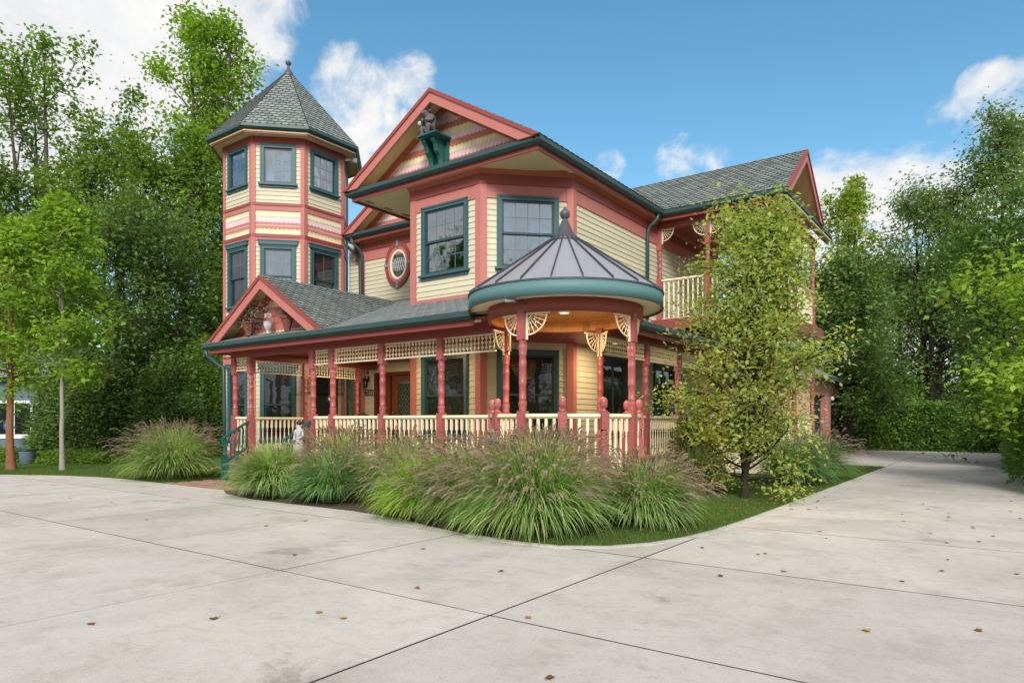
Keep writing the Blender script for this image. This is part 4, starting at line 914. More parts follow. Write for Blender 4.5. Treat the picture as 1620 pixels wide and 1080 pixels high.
def tree(name,label,loc,H,cr,base,tr,nleaf,ls,lm,bm_,seed,cat='tree',group=None,sig=.28,tbias=0,rz=0,crown='crown',share=None,scale=1,trunk_part='trunk',**kw):
    o=thing(name,label,cat,loc,rz,group)
    if share is not None:
        for ch in share.children:
            c=bpy.data.objects.new(ch.name.split('.')[0],ch.data); link(c,o,wmat(o)@Matrix.Diagonal((scale,scale,scale,1)))
            if lm: c.material_slots[0].link='OBJECT'; c.material_slots[0].material=lm if c.name.startswith(crown) else ch.data.materials[0]
        return o
    r=np.random.default_rng(seed); tubes,cl=skeleton(r,H,cr,base,tr,**kw)
    Vs=[];Fs=[];b=0
    for P,rad,n in tubes:
        V,F=tube_np(P,rad,n); Vs.append(V); Fs.append(F+b); b+=len(V)
    me=npmesh(trunk_part,np.concatenate(Vs),np.concatenate(Fs),bm_,smooth=True); place(me,trunk_part,o,wmat(o))
    idx=r.integers(0,len(cl),nleaf); c=cl[idx]; P=c[:,:3]+r.normal(0,sig,(nleaf,3))*np.array([1,1,.75])
    tone=np.clip(.35+.45*(c[:,3]-.5)+r.normal(0,.16,nleaf)+tbias,0,1)
    V,F,t=leaves(P,ls,tone,r); place(npmesh(crown,V,F,lm,t),crown,o,wmat(o)); return o
def shrub(name,label,loc,dims,n,ls,lm,seed,cat='shrub',group=None,lump=.22,stem=True,rz=0,boxy=False,shell=.75,tbias=0,nst=7,base=.0):
    """leafy mass with lumpy outline: dims = half widths x,y and height"""
    o=thing(name,label,cat,loc,rz,group); r=np.random.default_rng(seed)
    d=unit(r.normal(size=(n,3))); d[:,2]=np.abs(d[:,2]) if not boxy else d[:,2]
    ph=r.uniform(0,6,9); fr=r.uniform(2,5,9)
    lum=sum(np.sin(fr[i]*d[:,i%3]*(1+.5*(i//3))+ph[i])*np.sin(fr[(i+4)%9]*d[:,(i+1)%3]*1.7+ph[(i+3)%9]) for i in range(6))/3
    rr=(1+lump*lum)*(shell+(1-shell)*r.uniform(0,1,n)**.5)
    if boxy:
        d2=r.uniform(-1,1,(n,3)); ax=r.choice(3,n,p=[.06,.56,.38]); sg=np.where(r.uniform(0,1,n)<.8,-1,1); sg=np.where(ax==2,1,sg); d2[np.arange(n),ax]=sg; d=d2*.2; d[np.arange(n),ax]=sg
        P=d2*np.array([dims[0],dims[1],dims[2]/2])*(1+(rr-1)[:,None]*np.array([.3,1,.5])*.8)+np.array([0,0,dims[2]/2])
        X=P[:,0]; P[:,2]*=1+.10*np.sin(X*1.3+ph[0])+.06*np.sin(X*3.1+ph[1])
    else: P=d*rr[:,None]*np.array([dims[0],dims[1],dims[2]-base])+np.array([0,0,base])
    P[:,2]=np.maximum(P[:,2],.02)
    P+=r.normal(0,.04,(n,3)); cell=np.floor(P*1.7).astype(int); h=((cell[:,0]*73856093)^(cell[:,1]*19349663)^(cell[:,2]*83492791))%1000/1000
    tone=np.clip(.25+.4*h+r.normal(0,.13,n)+tbias,0,1)
    V,F,t=leaves(P,ls,tone,r,out=d); place(npmesh('foliage',V,F,lm,t),'foliage',o,wmat(o))
    Vs=[];Fs=[];b=0
    for i in range(nst):
        a=2*PI*i/nst; sx=dims[0]*.25 if not boxy else dims[0]*.9; p0=np.array([math.cos(a)*sx*.4,math.sin(a)*dims[1]*.1,0]) if not boxy else np.array([-sx+2*sx*i/max(1,nst-1),0,0]); p1=p0+np.array([math.cos(a)*(dims[0]*.4 if not boxy else .3),math.sin(a)*dims[1]*.4*(not boxy)+.3*boxy,dims[2]*.75]); p0[1]+=.3*boxy
        V,F=tube_np([p0,(p0+p1)/2+r.normal(0,.08,3),p1],[.035,.025,.01],5); Vs.append(V);Fs.append(F+b);b+=len(V)
    place(npmesh('stem',np.concatenate(Vs),np.concatenate(Fs),m_barkdk,smooth=True),'stem',o,wmat(o)); return o

# ---------------------------------------------------------------- fountain grasses
def fountain(label,loc,rad,H,nb,npl,seed,lm=None,wind=(0,0),pl=1.0,cov=None,group='fountain grass clumps in front of the porch'):
    lm=lm or l_gras; o=thing('fountain_grass',label,'ornamental grass',loc,0,group); r=np.random.default_rng(seed)
    def arcs(n,Lmin,Lmax,spread,k,stiff,w0,elmin,elmax):
        az=r.uniform(0,2*PI,n); el=R(elmin)+(R(elmax)-R(elmin))*r.uniform(0,1,n)**.8; Ln=r.uniform(Lmin,Lmax,n); b=np.stack([np.cos(az),np.sin(az)],1)*(r.uniform(0,1,n)**.5*spread)[:,None]
        az2=az+r.normal(0,.75,n); d=np.stack([np.cos(az2)*np.cos(el),np.sin(az2)*np.cos(el),np.sin(el)],1); d[:,:2]+=np.array(wind)*.35
        pts=[np.concatenate([b,np.zeros((n,1))],1)]; dd=d.copy(); 
        for i in range(k):
            pts.append(pts[-1]+unit(dd)*(Ln/k)[:,None]); dd=unit(dd); dd[:,2]-=(stiff*(.35+1.1*i/k)*r.uniform(.7,1.3,n))
        P=np.stack(pts,1); P[:,1:,2]=np.maximum(P[:,1:,2],.015); return P,az2
    k=7; P,az=arcs(nb,H*1.05,H*1.8,rad*.30,k,.40,0,40,89)
    side=np.stack([-np.sin(az),np.cos(az),np.zeros(nb)],1); tw=r.normal(0,.5,(nb,3)); side=unit(side+tw*.4)
    w=.0068*r.uniform(.7,1.35,nb); prof=np.array([.7,.95,1,1,.9,.75,.5,.06])
    A=P+side[:,None,:]*(w[:,None]*prof)[:,:,None]; B=P-side[:,None,:]*(w[:,None]*prof)[:,:,None]
    V=np.stack([A,B],2).reshape(-1,3); base=(np.arange(nb)*(k+1)*2)[:,None]; j=np.arange(k)[None,:]*2
    F=np.stack([base+j,base+j+1,base+j+3,base+j+2],-1).reshape(-1,4)
    cl=np.clip(.30+.18*np.sin(az*3+seed)+r.normal(0,.20,nb),0,.85); dry=r.uniform(0,1,nb)<.09; cl[dry]=1
    t=np.repeat(cl,(k+1)*2); place(npmesh('blades',V,F,lm,t),'blades',o,wmat(o))
    if npl:
        k=8; npl=int(npl*2.7); P,az=arcs(npl,H*1.2,H*1.7,rad*.36,k,.10,0,42,89)
        V1=[];F1=[];b=0
        st=P; sd_=unit(np.stack([-np.sin(az),np.cos(az),np.zeros(npl)],1)); 
        A=st+sd_[:,None,:]*.0016; B=st-sd_[:,None,:]*.0016; V=np.stack([A,B],2).reshape(-1,3); base=(np.arange(npl)*(k+1)*2)[:,None]; j=np.arange(k)[None,:]*2
        F=np.stack([base+j,base+j+1,base+j+3,base+j+2],-1).reshape(-1,4)
        place(npmesh('stems',V,F,l_gras,np.full(len(V),.7)),'stems',o,wmat(o))
        nb2=110; t_=np.tile(np.linspace(0,1,nb2),npl); pid=np.repeat(np.arange(npl),nb2)
        plen=(.20*pl*r.uniform(.7,1.3,npl))[pid]; tip=P[:,-1][pid]; dr=unit(P[:,-1]-P[:,-2])[pid]; dr2=dr.copy(); dr2[:,2]-=.55*t_
        c=tip+dr2*(t_*plen)[:,None]; q=unit(np.cross(dr,r.normal(size=(len(c),3)))); rb=.0185*(np.sin(PI*np.clip(t_*.93+.05,0,1))**.6)*r.uniform(.6,1.35,len(c))
        e=c+q*rb[:,None]+dr*.02; s2=unit(np.cross(q,dr))*.0022
        V=np.stack([c-s2,c+s2,e],1).reshape(-1,3); F=np.arange(len(V)).reshape(-1,3)
        tn=np.repeat(np.clip(.28+r.normal(0,.2,npl)[pid]+r.normal(0,.13,len(c)),0,1),3); place(npmesh('plumes',V,F,l_plume,tn),'plumes',o,wmat(o))
    return o
G=fountain
G('broad fountain grass left of the green stair railing, plumes fanned over the lawn edge',(-14.75,7.6,0),.95,.74,3000,190,1,pl=1.2,wind=(-.1,-.1))
G('mounded fountain grass without plumes beside the front steps',(-10.05,6.95,0),.8,.58,3400,8,2,wind=(-.1,-.1))
G('fountain grass with upright mauve plumes behind the mounded one by the steps',(-9.1,7.6,0),.65,.68,1900,150,3,wind=(-.3,0))
G('dark green fountain grass, third along the driveway from the steps',(-8.55,6.95,0),.6,.52,2400,60,4,l_grasd,wind=(-.3,0))
G('fountain grass with plumes against the porch railing, mid-way to the gazebo',(-7.55,7.45,0),.55,.66,1800,110,5,wind=(.1,0))
G('fountain grass leaning left just in front of the porch balusters',(-6.75,7.25,0),.5,.60,1600,60,6,l_grasd,wind=(-.3,0))
G('bright lime green fountain grass at the driveway edge, left of the tallest clump',(-6.1,6.5,0),.65,.52,3400,40,7,l_grasy,wind=(-.2,0))
G('largest fountain grass, tall and thick with plumes, in front of the gazebo',(-4.38,6.45,0),.88,.66,6200,320,8,wind=(-.12,-.22),pl=1.15)
G('fountain grass filling the gap behind the tallest clump beside the gazebo post',(-4.75,7.35,0),.5,.66,1500,80,9,wind=(.3,0))
G('fountain grass with arching plumes left of the largest clump',(-5.35,6.58,0),.6,.62,2800,140,10,wind=(-.3,-.3))
G('fine-bladed fountain grass on the corner lawn, between the gazebo and the pear tree',(-3.58,7.6,0),.7,.50,3800,170,11,wind=(.25,0),pl=1.1)
G('dark green fountain grass beside the driveway, just beyond the pear tree',(-3.45,14.3,0),.8,.60,2600,60,12,l_grasd)
G('farthest fountain grass along the side lawn, near the garage',(-3.35,15.9,0),.7,.64,2000,90,13,l_grasd)
G('small fountain grass against the side porch, behind the pear tree',(-4.6,11.8,0),.6,.48,1500,40,14,l_grasd)
# turf blades
def turf(polys,n,h,seed,name='grass',label='short mown lawn grass along the driveway edge'):
    r=np.random.default_rng(seed); Ps=[]
    for poly,share,ysel in polys:
        a=np.array(poly); lo,hi=a.min(0),a.max(0); q=r.uniform(lo,hi,(int(n*share*3),2)); ins=np.zeros(len(q),bool); x,y=q[:,0],q[:,1]
        for i in range(len(a)):
            x1,y1=a[i]; x2,y2=a[(i+1)%len(a)]
            cr_=((y1>y)!=(y2>y))&(x<(x2-x1)*(y-y1)/(y2-y1+1e-12)+x1); ins^=cr_
        Ps.append(q[ins][:int(n*share)])
    q=np.concatenate(Ps); n=len(q); az=r.uniform(0,2*PI,n); hh=h*r.uniform(.5,1.3,n); L_=hh*r.uniform(.1,.9,n)
    p=np.concatenate([q,np.full((n,1),-.004)],1); s=np.stack([-np.sin(az),np.cos(az),0*az],1)*.0032; e=p+np.stack([np.cos(az)*L_,np.sin(az)*L_,hh],1)
    V=np.stack([p-s,p+s,e],1).reshape(-1,3); F=np.arange(3*n).reshape(-1,3); t=np.repeat(np.clip(r.normal(.4,.2,n),0,1),3)
    o=place(npmesh(name,V,F,l_turf,t),name,None,Matrix.Identity(4)); tag(o,label,'grass',kind='stuff')
turf([([(-2.65,8.6),(-2.66,13),(-5.2,13),(-5.2,9.6),(-4.9,7.2),(-4.4,5.70),(-3.6,5.73),(-3.17,6.03),(-2.92,6.46),(-2.77,6.98),(-2.69,7.6)],.75,0),([(-2.69,13),(-2.69,21.3),(-4.6,21.3),(-5,13)],.25,0)],150000,.045,5)
turf([([(-14,7.0),(-15.6,7.02),(-16.6,6.89),(-17.7,6.64),(-19.3,5.84),(-22,4.64),(-24,6),(-22,10),(-14,10)],1,0)],60000,.05,6,label='mown lawn grass left of the porch under the young trees')
# ---------------------------------------------------------------- trees
tree('pear_tree','slender multi-stemmed pear tree with yellowing leaves in front of the side porch',(-3.40,11.05,0),4.3,1.10,.30,.045,25000,.080,l_pear,m_barkdk,21,sig=.135,nprim=84,up=(14,76),nsec=7,splits=5,prof=lambda t:.75+.35*math.sin(PI*min(1,t*1.3)) if t<.7 else 1.0-1.1*(t-.7),wander=.035,tbias=.20,lean=(.22,.16))
tree('young_maple','young maple with a thin pale trunk on the left lawn',(-19.6,7.25,0),6.7,1.35,2.2,.05,8500,.14,l_bright,m_barkpale,22,sig=.20,nprim=26,up=(15,75),wander=.02,nsec=6)
tree('lawn_tree','small tree with reddish peeling bark at the far left of the lawn',(-20.9,6.55,0),6.0,1.6,2.2,.09,9500,.13,l_bright,m_barkred,23,sig=.22,nprim=30,up=(5,70),wander=.02,nsec=6)
# tall woodland behind on the left: px column, distance, height
def at(px,d): r=(px-810)/FPX*d; return (r*math.cos(YAW)-d*math.sin(YAW), r*math.sin(YAW)+d*math.cos(YAW),0)
tA=tree('tall_tree','tall open-crowned tree at the far left with sky showing through its forked limbs',at(50,30),17.5,4.2,5.5,.22,10500,.20,l_mid,m_bark,31,sig=.27,nprim=26,up=(30,72),splits=3,wander=.05,nsec=7)
tB=tree('tall_tree','thin sparse tree between the far left tree and the dense tall one',at(178,31),15.5,3.0,5,.17,8500,.19,l_mid,m_bark,32,sig=.26,nprim=26,up=(25,70),splits=2,wander=.05,nsec=6)
tC=tree('tall_tree','dense bright green tree, tallest of all, directly left of the tower roof',at(335,31),19.8,3.7,3.5,.28,27000,.19,l_bright,m_bark,33,sig=.30,nprim=56,up=(35,80),splits=3,wander=.05,nsec=8)
tD=tree('tall_tree','leafy tree low behind the tower with a dark double trunk',at(275,29),13.0,3.7,2.5,.28,18000,.19,l_mid,m_barkdk,34,sig=.33,nprim=46,up=(15,70),splits=2,wander=.05,nsec=7)
tree('tall_tree','broad tree behind the young maple, filling the left edge',at(-45,28),11.0,3.6,3.4,.24,15000,.19,l_grey,m_bark,35,sig=.33,nprim=42,up=(5,70),splits=2,nsec=7)
tree('tall_tree','mid green tree rising just behind the young maple',at(120,28),11.5,3.4,2.0,.2,14000,.18,l_mid,m_barkdk,36,sig=.33,nprim=42,up=(5,70),splits=2,nsec=7)
tree('tall_tree','dark leafy tree behind the tower, half hidden by it',at(400,33),15.5,3.6,3.0,.24,15000,.19,l_mid,m_barkdk,37,sig=.33,nprim=42,up=(10,70),splits=2,nsec=7)
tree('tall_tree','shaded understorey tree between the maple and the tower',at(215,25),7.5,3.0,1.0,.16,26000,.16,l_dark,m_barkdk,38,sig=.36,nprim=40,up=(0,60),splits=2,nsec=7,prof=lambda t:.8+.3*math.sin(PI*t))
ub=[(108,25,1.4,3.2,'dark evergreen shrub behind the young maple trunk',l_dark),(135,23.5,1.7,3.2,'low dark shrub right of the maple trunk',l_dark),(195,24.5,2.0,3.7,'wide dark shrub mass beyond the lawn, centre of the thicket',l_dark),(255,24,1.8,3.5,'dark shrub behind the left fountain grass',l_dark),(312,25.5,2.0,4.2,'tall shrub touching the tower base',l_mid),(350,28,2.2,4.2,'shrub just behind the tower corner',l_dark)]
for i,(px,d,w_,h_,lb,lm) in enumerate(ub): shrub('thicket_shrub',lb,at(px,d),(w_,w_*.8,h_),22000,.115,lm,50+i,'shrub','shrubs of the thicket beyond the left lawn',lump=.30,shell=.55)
for i,(px,d,lb) in enumerate([(5,21.6,'ground-cover ivy patch at the foot of the red-barked tree'),(88,20.5,'ground-cover ivy patch between the two lawn trees'),(140,20.5,'ground-cover ivy patch right of the pale trunk')]):
    o=shrub('ivy_patch',lb,at(px,d),(1.3,.6,.35),5000,.09,l_mid,70+i,'ground cover','ivy patches along the lawn',shell=.4)
# right side
tree('dark_maple','dark-leaved maple with a low round crown in front of the garage',at(1340,27.5),6.6,2.3,1.9,.21,26000,.17,l_dark,m_barkdk,81,sig=.34,nprim=40,up=(-5,70),splits=2,nsec=7,tbias=.1,prof=lambda t:.75+.35*math.sin(PI*min(1,t*1.1)))
tree('birch_tree','slim tall tree turning yellow, right of the balcony gable',at(1338,33),13.0,1.9,4.0,.13,9500,.18,l_yel,m_bark,82,sig=.22,nprim=34,up=(40,75),splits=3,nsec=6,tbias=.22)
tree('tall_tree','large airy tree against the clouds at the right',at(1475,36),13.2,4.4,3.0,.24,18000,.18,l_grey,m_barkdk,83,sig=.34,nprim=44,up=(25,75),splits=3,nsec=8)
tree('tall_tree','tallest tree at the right edge with dark bare limbs',at(1590,33),15.6,4.1,3.5,.24,17000,.18,l_grey,m_barkdk,84,sig=.34,nprim=44,up=(25,75),splits=3,nsec=8)
tree('tall_tree','green tree behind the hedge, centre of the view down the driveway',at(1440,40),9.5,4.0,2.0,.26,15000,.18,l_mid,m_barkdk,85,sig=.34,nprim=42,up=(5,70),splits=2,nsec=7)
tree('tall_tree','fresh green tree to the right above the far hedge',at(1535,38),10.5,4.0,2.0,.26,15000,.18,l_bright,m_barkdk,86,sig=.34,nprim=42,up=(5,70),splits=2,nsec=7)
tree('tall_tree','background tree behind the slim yellow one',at(1370,44),10.5,3.8,3,.26,15000,.18,l_mid,m_barkdk,87,sig=.34,nprim=40,up=(5,70),splits=2,nsec=7)
tree('overhanging_tree','leaning vine-covered tree arching over the right side of the driveway',(1.35,23.5,0),6.2,2.9,.9,.17,30000,.13,l_vine,m_barkdk,88,sig=.34,nprim=44,up=(-10,60),splits=3,nsec=7,lean=(-.5,0),prof=lambda t:.85+.25*math.sin(PI*t))
tree('sumac_tree','yellow-green feathery branch crown hanging in from the right edge',(.98,15.7,0),3.7,1.8,1.7,.08,8500,.13,l_bright,m_barkdk,89,sig=.20,nprim=26,up=(-15,50),splits=2,nsec=6,tbias=.40)
shrub('far_hedge','vine-covered hedge across the end of the driveway',(-3.6,35.2,0),(5.2,1.5,2.0),42000,.15,l_vine,91,'hedge',boxy=True,lump=.35,nst=16,shell=.8,tbias=.12)
shrub('side_hedge','tall clipped vine hedge along the right side of the driveway, near half',(1.05,17.6,0),(.85,4.2,2.4),26000,.12,l_vine,92,'hedge','hedges along the right side of the driveway',lump=.28,boxy=False,shell=.8,base=.2)
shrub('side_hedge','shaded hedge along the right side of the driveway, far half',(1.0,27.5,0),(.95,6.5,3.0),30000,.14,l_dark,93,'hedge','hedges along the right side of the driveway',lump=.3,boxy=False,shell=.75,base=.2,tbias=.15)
for i,(px,d,w_,h_,lb) in enumerate([(1395,37.5,2.6,3.2,'leafy shrub behind the left end of the far hedge'),(1560,35,2.6,3.6,'leafy shrub behind the right end of the far hedge'),(1475,42,4,2.6,'low shrub in front of the neighbour roof')]):
    shrub('backing_shrub',lb,at(px,d),(w_,w_*.7,h_),13000,.19,[l_bright,l_mid,l_bright][i],95+i,'shrub','shrubs behind the far hedge',lump=.3,shell=.6)
shrub('climbing_vine','leafy potted shrub spilling through the side porch railing',(-4.95,12.9,.12),(.55,.6,1.75),4200,.075,l_dark,99,'porch plant',lump=.35,shell=.35)
# woods that close the view all round
def woods(label,arcs_,n,seed):
    r=np.random.default_rng(seed); P=[]
    for (a0,a1,d0,d1,h) in arcs_:
        k=n//len(arcs_); a=r.uniform(R(a0),R(a1),k); d=r.uniform(d0,d1,k); hh=h*(.7+.3*np.sin(a*23)*np.sin(a*57+1)); z=r.uniform(0,1,k)**.8*hh; P.append(np.stack([-np.sin(a)*d,np.cos(a)*d,z],1))
    P=np.concatenate(P); tone=np.clip(.3+.25*np.sin(P[:,0]*.7)*np.sin(P[:,2]*.9)+r.normal(0,.13,len(P)),0,1); V,F,t=leaves(P,.62,tone,r)
    tag(place(npmesh('distant_woods',V,F,l_mid,t),'distant_woods',None,Matrix.Identity(4)),label,'woods',kind='stuff')
woods('distant green woods closing the view beyond the gardens',[(30,78,46,56,10),(-30,12,56,68,6)],80000,7)
woods('distant green woods on the far side of the street behind the viewer',[(95,180,38,48,4.5),(180,265,38,48,4.5)],40000,8)
# trees across the street, behind the viewer, that the windows reflect
tE=tree('street_tree','large leafy street tree across the road, mirrored in the upper windows',(-27,-12,0),12,4.0,3,.3,15000,.34,l_mid,m_bark,101,sig=.5,nprim=34,splits=2)
for x,y,s_,lb in ((13,-6,.80,'street tree nearest the driveway mouth, to the right of the viewer'),(-16,-24,1.15,'street tree across the road to the left, mirrored in the tower windows'),(-2,-27,.9,'street tree across the road straight behind the driveway'),(20,-10,.9,'street tree at the right across the road')):
    tree('street_tree',lb,(x,y,0),0,0,0,0,0,0,None,None,0,share=tE,scale=s_,rz=x)
m_oldwhite=mat('chalky_white',(.42,.42,.41),.7,.3,.3,12)
# ---------------------------------------------------------------- small things
def lathe_obj(name,pr,mm,parent,mw,n=16):
    m=MB(); m.lathe(pr,n); return place(m.mesh(name,mm),name,parent,mw)
# gargoyle: one skinned body with wings and a pale ball
def skin(name,verts,edges,rad,mm,parent,mw,sub=1):
    me=bpy.data.meshes.new(name); me.from_pydata(verts,edges,[]); me.materials.append(mm); o=bpy.data.objects.new(name,me); link(o,parent,mw)
    sk=o.modifiers.new('skin','SKIN'); sk.use_smooth_shade=True; sv=me.skin_vertices[0].data
    for i,r_ in enumerate(rad): sv[i].radius=(r_,r_) if not isinstance(r_,tuple) else r_
    sv[0].use_root=True
    sb=o.modifiers.new('subsurf','SUBSURF'); sb.levels=sub; sb.render_levels=sub; return o
gp_=FGW.p(-9.93-EX0,7.348,.28); gt=thing('gargoyle_statue','dark stone winged gargoyle crouching on the green corbel shelf under the main gable','statue',gp_,R(-12))
W0=wmat(gt)@Matrix.Scale(1.4,4)
V=[(0,.02,.09),(0,.0,.19),(0,-.02,.26),(0,-.06,.30),(0,-.09,.345),(0,-.085,.385), # hips, belly, chest, neck, head, crown
 (.075,-.01,.26),(.105,-.08,.20),(.03,-.145,.215),(-.075,-.01,.26),(-.105,-.08,.20),(-.02,-.15,.235), # arms crossed
 (.065,0,.08),(.095,-.13,.13),(.075,-.10,.02),(.075,-.16,.015),(-.065,0,.08),(-.095,-.13,.13),(-.075,-.10,.02),(-.075,-.16,.015),
 (0,-.16,.325),(0,-.165,.335)]
Ed=[(0,1),(1,2),(2,3),(3,4),(4,5),(2,6),(6,7),(7,8),(2,9),(9,10),(10,11),(0,12),(12,13),(13,14),(14,15),(0,16),(16,17),(17,18),(18,19),(4,20),(20,21)]
Rd=[.09,.10,.095,.055,.078,.055,.04,.033,.028,.04,.033,.028,.05,.045,.025,.022,.05,.045,.025,.022,.03,.016]
skin('body',V,Ed,Rd,m_stone,gt,W0,2)
for s_ in(-1,1):
    m=MB(); X=lambda x:s_*x
    P=[(X(.03),.05,.26),(X(.09),.08,.35),(X(.15),.09,.37),(X(.18),.08,.31),(X(.16),.08,.24),(X(.14),.08,.27),(X(.12),.07,.19),(X(.09),.07,.23),(X(.05),.06,.14)]
    m.add([Vector(p) for p in P]+[Vector((p[0],p[1]+.018,p[2])) for p in P],[tuple(range(9)),tuple(range(17,8,-1))]+[(i,9+i,9+(i+1)%9,(i+1)%9) for i in range(9)]); place(m.mesh('wing',m_stone),'wing',gt,W0)
    m=MB(); m.tube([(X(.045),-.08,.40),(X(.07),-.07,.425),(X(.085),-.06,.445)],[.018,.012,.003],6); m.tube([(X(.06),-.08,.35),(X(.115),-.06,.375)],[.024,.003],6); place(m.mesh('horn',m_stone),'horn',gt,W0)
    m=MB(); m.lathe([(0,-.012),(.010,-.007),(.012,0),(.010,.007),(0,.012)],8,(X(.030),-.143,.366)); place(m.mesh('eye',m_black),'eye',gt,W0)
m=MB(); m.lathe([(0,-.04)]+[(.04*math.cos(a),.04*math.sin(a)) for a in [PI*(-.5+i/10) for i in range(1,10)]]+[(0,.04)],14,(-.12,-.12,.20)); o=place(m.mesh('glass_ball',m_oldwhite),'glass_ball',None,W0); tag(o,'pale glass ball held at the gargoyle\'s side','ball')
# planters and ornaments on the roof inside the porch gable
def planter(loc,label,seed,tilt=0,spread=.22,n=420):
    o=thing('wall_planter',label,'planter',loc,0,'rusty planters standing in the porch gable'); Mw=wmat(o)@Matrix.Rotation(tilt,4,'Y')
    m=MB(); m.lathe([(.035,0),(.06,.01),(.085,.12),(.12,.25),(.15,.28),(.15,.30),(.13,.30),(.10,.24),(0,.22)],8,smooth=False); place(m.mesh('pot',m_terra),'pot',o,Mw)
    r=np.random.default_rng(seed); P=r.normal(0,1,(n,3))*np.array([spread,.08,.15 if n>999 else .10])+np.array([.1 if n>999 else 0,0,.46]); V_,F_,t=leaves(P,.055,r.uniform(0,1,n),r,droop=0); place(npmesh('dried_foliage',V_,F_,l_dead,t),'dried_foliage',o,Mw)
    m=MB()
    for i in range(12): a=r.uniform(0,6.3); m.tube([(0,0,.24),(math.cos(a)*.08,math.sin(a)*.03,.38),(math.cos(a)*r.uniform(.12,.28),math.sin(a)*.06,r.uniform(.42,.62))],.004,4)
    place(m.mesh('twigs',m_barkdk),'twigs',o,Mw)
l_dead=leafmat('dead_leaf_brown_grey',(.13,.09,.075),(.30,.17,.13),.1)
ry=8.62; rz_=shed(8.62)+.01
planter((-13.45,ry,rz_),'rusty planter with a wide tangle of dried stems, left one under the porch gable',1,-.12,.27,1500)
planter((-12.08,ry,rz_),'rusty planter with a small dark tuft, right one under the porch gable',2,.05,.07)
o=thing('garden_urn','small white garden urn between the two rusty planters','urn',(-12.75,ry,rz_)); 
lathe_obj('urn_body',[(.07,0),(.07,.03),(.04,.05),(.05,.10),(.10,.16),(.12,.27),(.10,.30),(.125,.32),(.11,.33),(0,.30)],m_oldwhite,o,wmat(o)@Matrix.Scale(.8,4))
m=MB(); 
for i in range(9): a=i*.7; m.lathe([(0,-.03),(.03,0),(0,.03)],6,(.07*math.cos(a),.05*math.sin(a),.36+.03*(i%3)))
place(m.mesh('white_flowers',m_oldwhite),'white_flowers',o,wmat(o))
# white statuette in front of the porch
o=thing('garden_statue','white robed female garden statue on a plinth among the grasses by the porch','statue',(-11.25,8.3,.0),R(20))
lathe_obj('plinth',[(.16,0),(.16,.06),(.11,.10),(.10,.50),(.14,.55),(.14,.60),(0,.60)],m_oldwhite,o,wmat(o))
skin('figure',[(0,0,.60),(0,0,.78),(0,0,.95),(0,0,1.08),(0,0,1.13),(0,-.005,1.20),(.075,0,1.07),(.11,-.03,.97),(.04,-.08,.92),(-.075,0,1.07),(-.10,.0,.96),(-.07,-.05,.88)],[(0,1),(1,2),(2,3),(3,4),(4,5),(3,6),(6,7),(7,8),(3,9),(9,10),(10,11)],[.115,.09,.058,.055,.028,.048,.032,.024,.018,.032,.024,.018],m_oldwhite,o,wmat(o),2)
m=MB(); m.lathe([(0,-.03),(.045,-.02),(.058,.01),(.045,.045),(0,.06)],10,(0,.012,1.215)); place(m.mesh('hair',m_black),'hair',o,wmat(o))
# wall lantern
LP=F0.p(.27,2.36,.0); o=thing('wall_lantern','black iron carriage lantern beside the front door, above the house number','lantern',LP,0)
m=MB(); m.bb((-.04,-.02,.05),(.04,0,.20)); m.tube([(0,-.02,.16),(0,-.09,.20),(0,-.14,.17),(0,-.14,.14)],.010,6); m.lathe([(.0,.16),(.03,.14),(.09,.09),(.095,.08),(0,.08)],8,(0,-.14,0)); m.lathe([(.05,-.13),(.06,-.12),(.06,-.11),(0,-.11)],8,(0,-.14,0))
for i in range(6): a=PI/3*i; m.tube([(.075*math.cos(a),-.14+.075*math.sin(a),.085),(.055*math.cos(a),-.14+.055*math.sin(a),-.115)],.006,4)
place(m.mesh('iron_frame',m_black),'iron_frame',o,wmat(o))
lathe_obj('glass',[(.050,-.11),(.068,.08)],g_door,o,wmat(o)@Matrix.Translation((0,-.14,0)),6)
# bulb camera hanging under the gazebo eave
cp=Vector((GC.x+.08,GC.y-1.02,2.70)); o=thing('pendant_lamp','round bulb lamp on a cord under the front edge of the gazebo roof','lamp',cp)
m=MB(); m.tube([(0,-.32,.27),(.02,-.15,.2),(0,0,.12)],.006,5); place(m.mesh('cord',m_black),'cord',o,wmat(o))
lathe_obj('socket',[(.03,.0),(.035,.06),(.02,.12),(0,.12)],m_black,o,wmat(o)); lathe_obj('bulb',[(0,-.09),(.04,-.07),(.055,-.035),(.045,0),(.025,.02)],m_lead,o,wmat(o)); lathe_obj('lens',[(0,-.004),(.018,0),(0,.004)],m_bulb,o,wmat(o)@Matrix.Translation((-.02,-.05,-.035))@Matrix.Rotation(PI/2,4,'X'),10)
# string light bulbs along the balcony
for i,(x,y,z_) in enumerate([(-6.9,17.4,6.05),(-6.5,17.2,6.02),(-6.0,17.3,6.12),(-5.5,17.2,6.05),(-5.1,17.3,6.08)]):
    o=thing('string_bulb',['white festoon bulb nearest the house wall under the balcony ceiling','white festoon bulb second from the house wall under the balcony ceiling','middle white festoon bulb under the balcony ceiling','white festoon bulb second from the outer balcony corner','white festoon bulb nearest the outer balcony corner'][i],'light bulb',(x,y,z_),0,'festoon bulbs under the balcony ceiling')
    lathe_obj('bulb',[(0,-.05),(.022,-.035),(.026,-.015),(.012,.02)],m_bulb,o,wmat(o),8); m=MB(); m.tube([(0,0,.02),(0,0,6.44-z_)],.004,4); place(m.mesh('wire',m_black),'wire',o,wmat(o))
